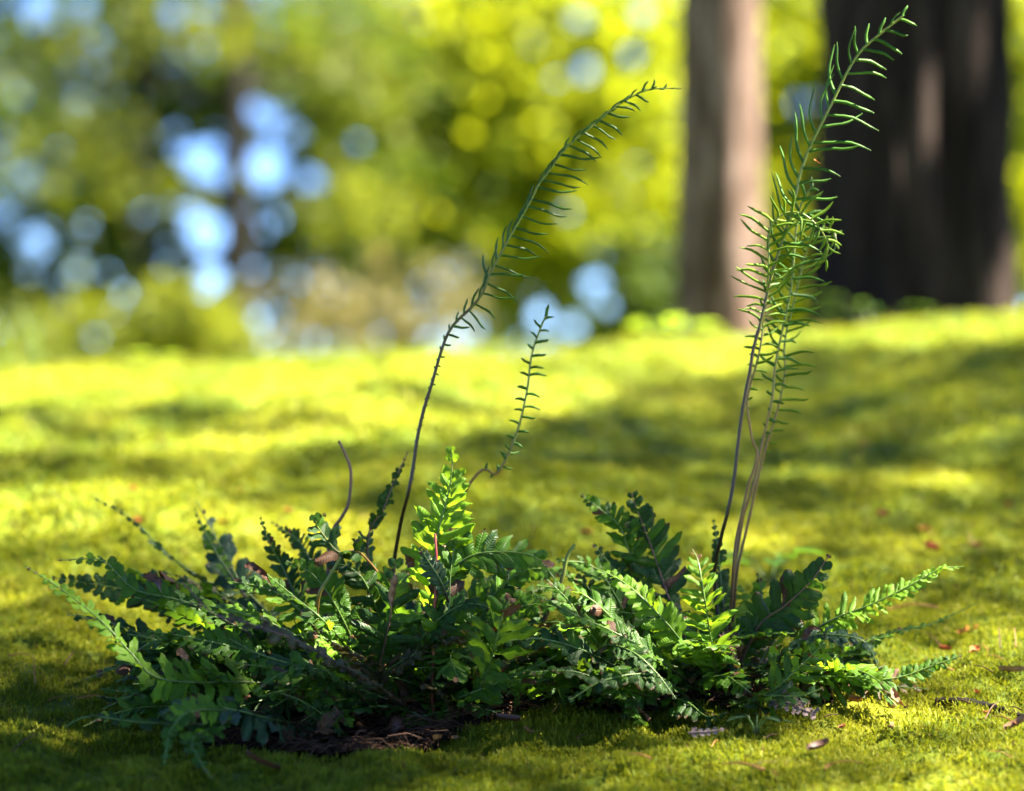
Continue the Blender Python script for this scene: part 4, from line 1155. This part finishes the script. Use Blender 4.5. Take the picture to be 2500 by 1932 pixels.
def curl_leaf(name, pts, w, mat, label, cat, Yn=(0, -1, .3)):
    path, L = crom(np.array([P(*p) for p in pts]), 14)
    T = np.gradient(path, axis=0); T /= np.linalg.norm(T, axis=1)[:, None]
    t = np.linspace(0, 1, 14)
    ww = w * np.sin(np.pi * np.clip(t * .95 + .03, 0, 1)) ** .6
    rows = []; jr = np.random.default_rng(int(abs(pts[0][0])))
    for k in range(14):
        a = 0.5 + 3.0 * t[k]
        N = np.array(Yn, float); S = nrm(np.cross(T[k], N)); Nn = np.cross(S, T[k])
        d = S * math.cos(a * .5) + Nn * math.sin(a * .5)
        for v in (-1, -.5, 0, .5, 1):
            rows.append(path[k] + d * ww[k] * .5 * v * jr.uniform(.6, 1.15) + Nn * ww[k] * (.35 * v * v + .16 * jr.normal()))
    i = np.arange(13)[:, None] * 5; j = np.arange(4)[None]
    F = np.stack([i + j, i + 5 + j, i + 6 + j, i + j + 1], -1).reshape(-1, 4)
    V = np.array(rows); c = V.mean(0)
    o = link(name, mesh_np(name, V - c, F, [M[mat]]), None, label, cat); o.location = c
    return o


curl_leaf('dead_leaf', [(2178, 1680, -.07), (2190, 1712, -.08), (2215, 1728, -.085), (2210, 1708, -.085)], .010, 'tan_leaf', 'tan curled dead leaf hanging before the right fern fronds', 'leaf')
curl_leaf('dead_leaf', [(1770, 1545, -.03), (1795, 1575, -.04), (1798, 1620, -.04), (1780, 1650, -.04)], .022, 'brown_leaf', 'crumpled reddish brown leaf at the base of the tall stalks', 'leaf')
curl_leaf('dead_leaf', [(968, 1405, -.1), (958, 1450, -.105), (956, 1500, -.1)], .010, 'tan_leaf', 'pinkish brown dead leaf hanging in the middle of the wide fern', 'leaf')
curl_leaf('dead_leaf', [(1010, 1385, -.1), (1000, 1372, -.1), (985, 1350, -.1)], .012, 'brown_leaf', 'crumpled purple brown leaf caught on top of the wide fern', 'leaf')
curl_leaf('dead_leaf', [(1960, 1560, -.09), (1985, 1535, -.095), (2010, 1545, -.095), (2012, 1560, -.095)], .010, 'brown_leaf', 'dark brown shrivelled leaf draped over the right fern', 'leaf')
curl_leaf('dead_leaf', [(600, 1378, -.06), (640, 1400, -.065), (670, 1440, -.06)], .014, 'brown_leaf', 'dark shrivelled leaf tucked among the left fronds', 'leaf')
curl_leaf('dead_leaf', [(350, 1405, -.05), (385, 1420, -.05), (395, 1450, -.05)], .016, 'brown_leaf', 'brown dead leaf behind the bright left frond', 'leaf')
curl_leaf('dead_leaf', [(430, 1590, -.13), (450, 1600, -.13), (465, 1625, -.13)], .012, 'tan_leaf', 'pinkish dead leaf bit between left fronds', 'leaf')


def dry_frond(name, pts, n, W, mat, label, seed):
    """A dead fern piece lying on its own: stalk and shrivelled leaflets."""
    Q = np.array([P(*p) for p in pts]); path, L = crom(Q, 24)
    root = thing(name, path[0], label, 'dead frond')
    V, F, U = tube(path, np.linspace(.0012, .0005, 24), 5)
    link('rib', mesh_np('rib', V, F, [M[mat]], True, U), root)
    T = np.gradient(path, axis=0); T /= np.linalg.norm(T, axis=1)[:, None]
    r = np.random.default_rng(seed); px = DIST / FPX
    for s in np.linspace(.15, .97, n):
        i = min(23, int(s * 23)); t = T[i]
        for sd in (-1, 1):
            N = nrm(np.array([0, -.7, .7])); S = np.cross(t, N)
            X = nrm(S * sd * .9 + t * .5 + N * r.normal(.1, .2)); Y = nrm(t - X * (t @ X)); Z = np.cross(X, Y)
            ln = W * px * (1 - .6 * s) * r.uniform(.8, 1.15); B = np.eye(4)
            B[:3, 0] = X * ln; B[:3, 1] = Y * L / n * .7; B[:3, 2] = Z * ln; B[:3, 3] = path[i]
            V, F, U = PIN[int(r.integers(0, 12))]
            link('leaflet', mesh_np('leaflet', V @ B[:3, :3].T + B[:3, 3], F, [M[mat]], True, U), root)


dry_frond('dead_frond', [(1870, 1712, -.1), (1920, 1716, -.12), (1990, 1745, -.14)], 8, 42, 'grey_dead', 'grey brown dried fern piece lying before the right fern', 5)
dry_frond('dead_frond', [(770, 1790, -.2), (800, 1765, -.2), (825, 1735, -.19)], 7, 30, 'leaf_dead', 'copper curled dead frond in the dark hollow of the wide fern', 6)
dry_frond('dead_frond', [(1680, 1790, -.17), (1735, 1786, -.17), (1765, 1780, -.17)], 5, 16, 'grey_dead', 'small pale lichen coloured twig tip on the centre moss', 7)


def knob():
    p = on_ground(968, 1812)
    r = np.random.default_rng(9); a = Acc()
    root = thing('alder_cone', p, 'knobbly brown cone in the litter before the wide fern', 'cone')
    u = np.linspace(0, np.pi, 9); v = np.linspace(0, 2 * np.pi, 12, endpoint=False)
    Uu, Vv = np.meshgrid(u, v, indexing='ij')
    rr = 1 + 0.14 * np.sin(Vv * 6) * np.sin(Uu * 5)
    V = np.stack([.0075 * np.sin(Uu) * np.cos(Vv) * rr, .0075 * np.sin(Uu) * np.sin(Vv) * rr, .012 * np.cos(Uu) + .010], -1).reshape(-1, 3) + p
    i = np.arange(8)[:, None] * 12; j = np.arange(12)[None]; j2 = (j + 1) % 12
    F = np.stack([i + j, i + 12 + j, i + 12 + j2, i + j2], -1).reshape(-1, 4)
    link('core', mesh_np('core', V, F, [M['brown_leaf']]), root)
    for k in range(26):
        th = k * 2.4; z = .002 + .018 * (k / 26)
        rad = .0078 * math.sin(math.pi * min(.95, (z + .001) / .021)) + .0004
        c = p + np.array([rad * math.cos(th), rad * math.sin(th), z])
        d = np.array([math.cos(th), math.sin(th), .5]); s = np.array([-math.sin(th), math.cos(th), 0])
        V = np.array([c - s * .002, c + s * .002, c + s * .0012 + d * .0026, c - s * .0012 + d * .0026])
        link('scale', mesh_np('scale', V, np.array([[0, 1, 2, 3]]), [M['litter']], False), root)


knob()


def mossy_twig():
    pts = [on_ground(x, y) + np.array([0, 0, .003]) for x, y in ((2285, 1722), (2350, 1722), (2420, 1740), (2500, 1765), (2560, 1790))]
    path, L = crom(pts, 40)
    r = np.random.default_rng(4)
    V, F, U = tube(path, np.linspace(.003, .0045, 40) * r.uniform(.7, 1.25, 40), 7)
    c = path[0]
    o = link('twig', mesh_np('twig', V - c, F, [M['bark_far']], True, U), None, 'dark mossy twig lying across the moss at the right edge', 'twig')
    o.location = c


mossy_twig()


# ------------------------------------------------------------------ small plants
def leaf_blade(a, base, d, up, L, W, m=0, droop=.25, nx=6):
    d = nrm(d); S = nrm(np.cross(d, up)); N = np.cross(S, d)
    u = np.linspace(0, 1, nx + 1)
    w = np.sin(np.pi * np.clip(u * .94 + .04, 0, 1)) ** .8
    V = []; UV = []
    for k in range(nx + 1):
        c = np.asarray(base) + d * L * u[k] - np.array([0, 0, 1]) * droop * L * u[k] ** 2
        for v in (-1, 0, 1):
            V.append(c + S * W * .5 * w[k] * v + N * .12 * W * abs(v)); UV.append((u[k], (v + 1) / 2))
    i = np.arange(nx)[:, None] * 3; j = np.arange(2)[None]
    F = np.stack([i + j, i + 3 + j, i + 4 + j, i + j + 1], -1).reshape(-1, 4)
    a.add(np.array(V), F, np.array(UV), m)


def plantlet(name, label, cat, base, stems, leafL, leafW, mat, seed, height, spread=.5, group=None):
    r = np.random.default_rng(seed)
    root = thing(name, base, label, cat, group)
    for k in range(stems):
        az = 6.28 * k / stems + r.uniform(-.4, .4)
        top = np.asarray(base) + np.array([math.cos(az) * spread * height, math.sin(az) * spread * height, height * r.uniform(.7, 1.1)])
        path, _ = crom([np.asarray(base), np.asarray(base) * .5 + top * .5 + np.array([0, 0, .15 * height]), top], 8)
        V, F, U = tube(path, np.linspace(.0012, .0007, 8), 5)
        st = link('stem', mesh_np('stem', V, F, [M['stem_green']], True, U), root)
        a = Acc(); leaf_blade(a, top, np.array([math.cos(az), math.sin(az), .15]), np.array([0, 0, 1.]), leafL * r.uniform(.8, 1.15), leafW * r.uniform(.85, 1.15))
        link('leaf', a.mesh('leaf', [M[mat]]), st)
    return root


b = on_ground(1880, 1440); plantlet('broadleaf_plant', 'light green broad leafed plant blurred behind the tall stalks', 'plant', b, 5, .036, .024, 'broad_leaf', 1, .034, .7)
b = on_ground(1845, 1800); plantlet('seedling', 'small bluish green seedling in moss before the right fern', 'seedling', b, 5, .022, .008, 'leaf_blue', 2, .016, .5)
b = P(1592, 820, 2.45); b[2] = gz(b[0], b[1]) ; plantlet('leafy_plant', 'round glowing yellow green plant left of the slender trunk', 'plant', b, 8, .032, .026, 'seedling', 3, .045, .3)
b = P(1684, 815, 2.45); b[2] = gz(b[0], b[1]); plantlet('leafy_plant', 'yellow green plant at the foot of the slender trunk', 'plant', b, 8, .034, .028, 'seedling', 4, .05, .35)
b = P(380, 860, 2.8); b[2] = gz(b[0], b[1]); plantlet('leafy_plant', 'small bright yellow plant on the far left crest', 'plant', b, 5, .03, .026, 'seedling', 5, .05, .35)
b = P(2130, 770, 2.6); b[2] = gz(b[0], b[1]); plantlet('leafy_plant', 'dull green sprig before the broad dark trunk', 'plant', b, 5, .06, .012, 'leaf_mid', 6, .07, .8)


def grass_clump():
    r = np.random.default_rng(8)
    b = P(30, 880, 2.15); b[2] = gz(b[0], b[1])
    root = thing('grass_clump', b, 'pale thin grass clump at the left edge on the crest', 'grass')
    for k in range(26):
        az = r.uniform(0, 6.28); h = r.uniform(.07, .17); o = b + np.array([r.normal(0, .035), r.normal(0, .04), 0])
        o[2] = gz(o[0], o[1])
        t = np.linspace(0, 1, 7)[:, None]
        lean = r.uniform(.1, .55) * h
        path = o + np.array([math.cos(az) * lean, math.sin(az) * lean, 0]) * t ** 2 + np.array([0, 0, h]) * t
        S = np.array([-math.sin(az), math.cos(az), 0]) * .0016
        w = (1 - t ** 2 * .9)
        V = np.vstack([path - S * w, path + S * w]); i = np.arange(6)
        link('blade', mesh_np('blade', V, np.stack([i, i + 7, i + 8, i + 1], 1), [M['grass']]), root)


grass_clump()


flake_o = curl_leaf('husk', [(1988, 388, -.006), (1996, 396, -.008), (2004, 400, -.006)], .003, 'orange_scale', 'tiny orange husk caught on the tallest frond', 'husk')
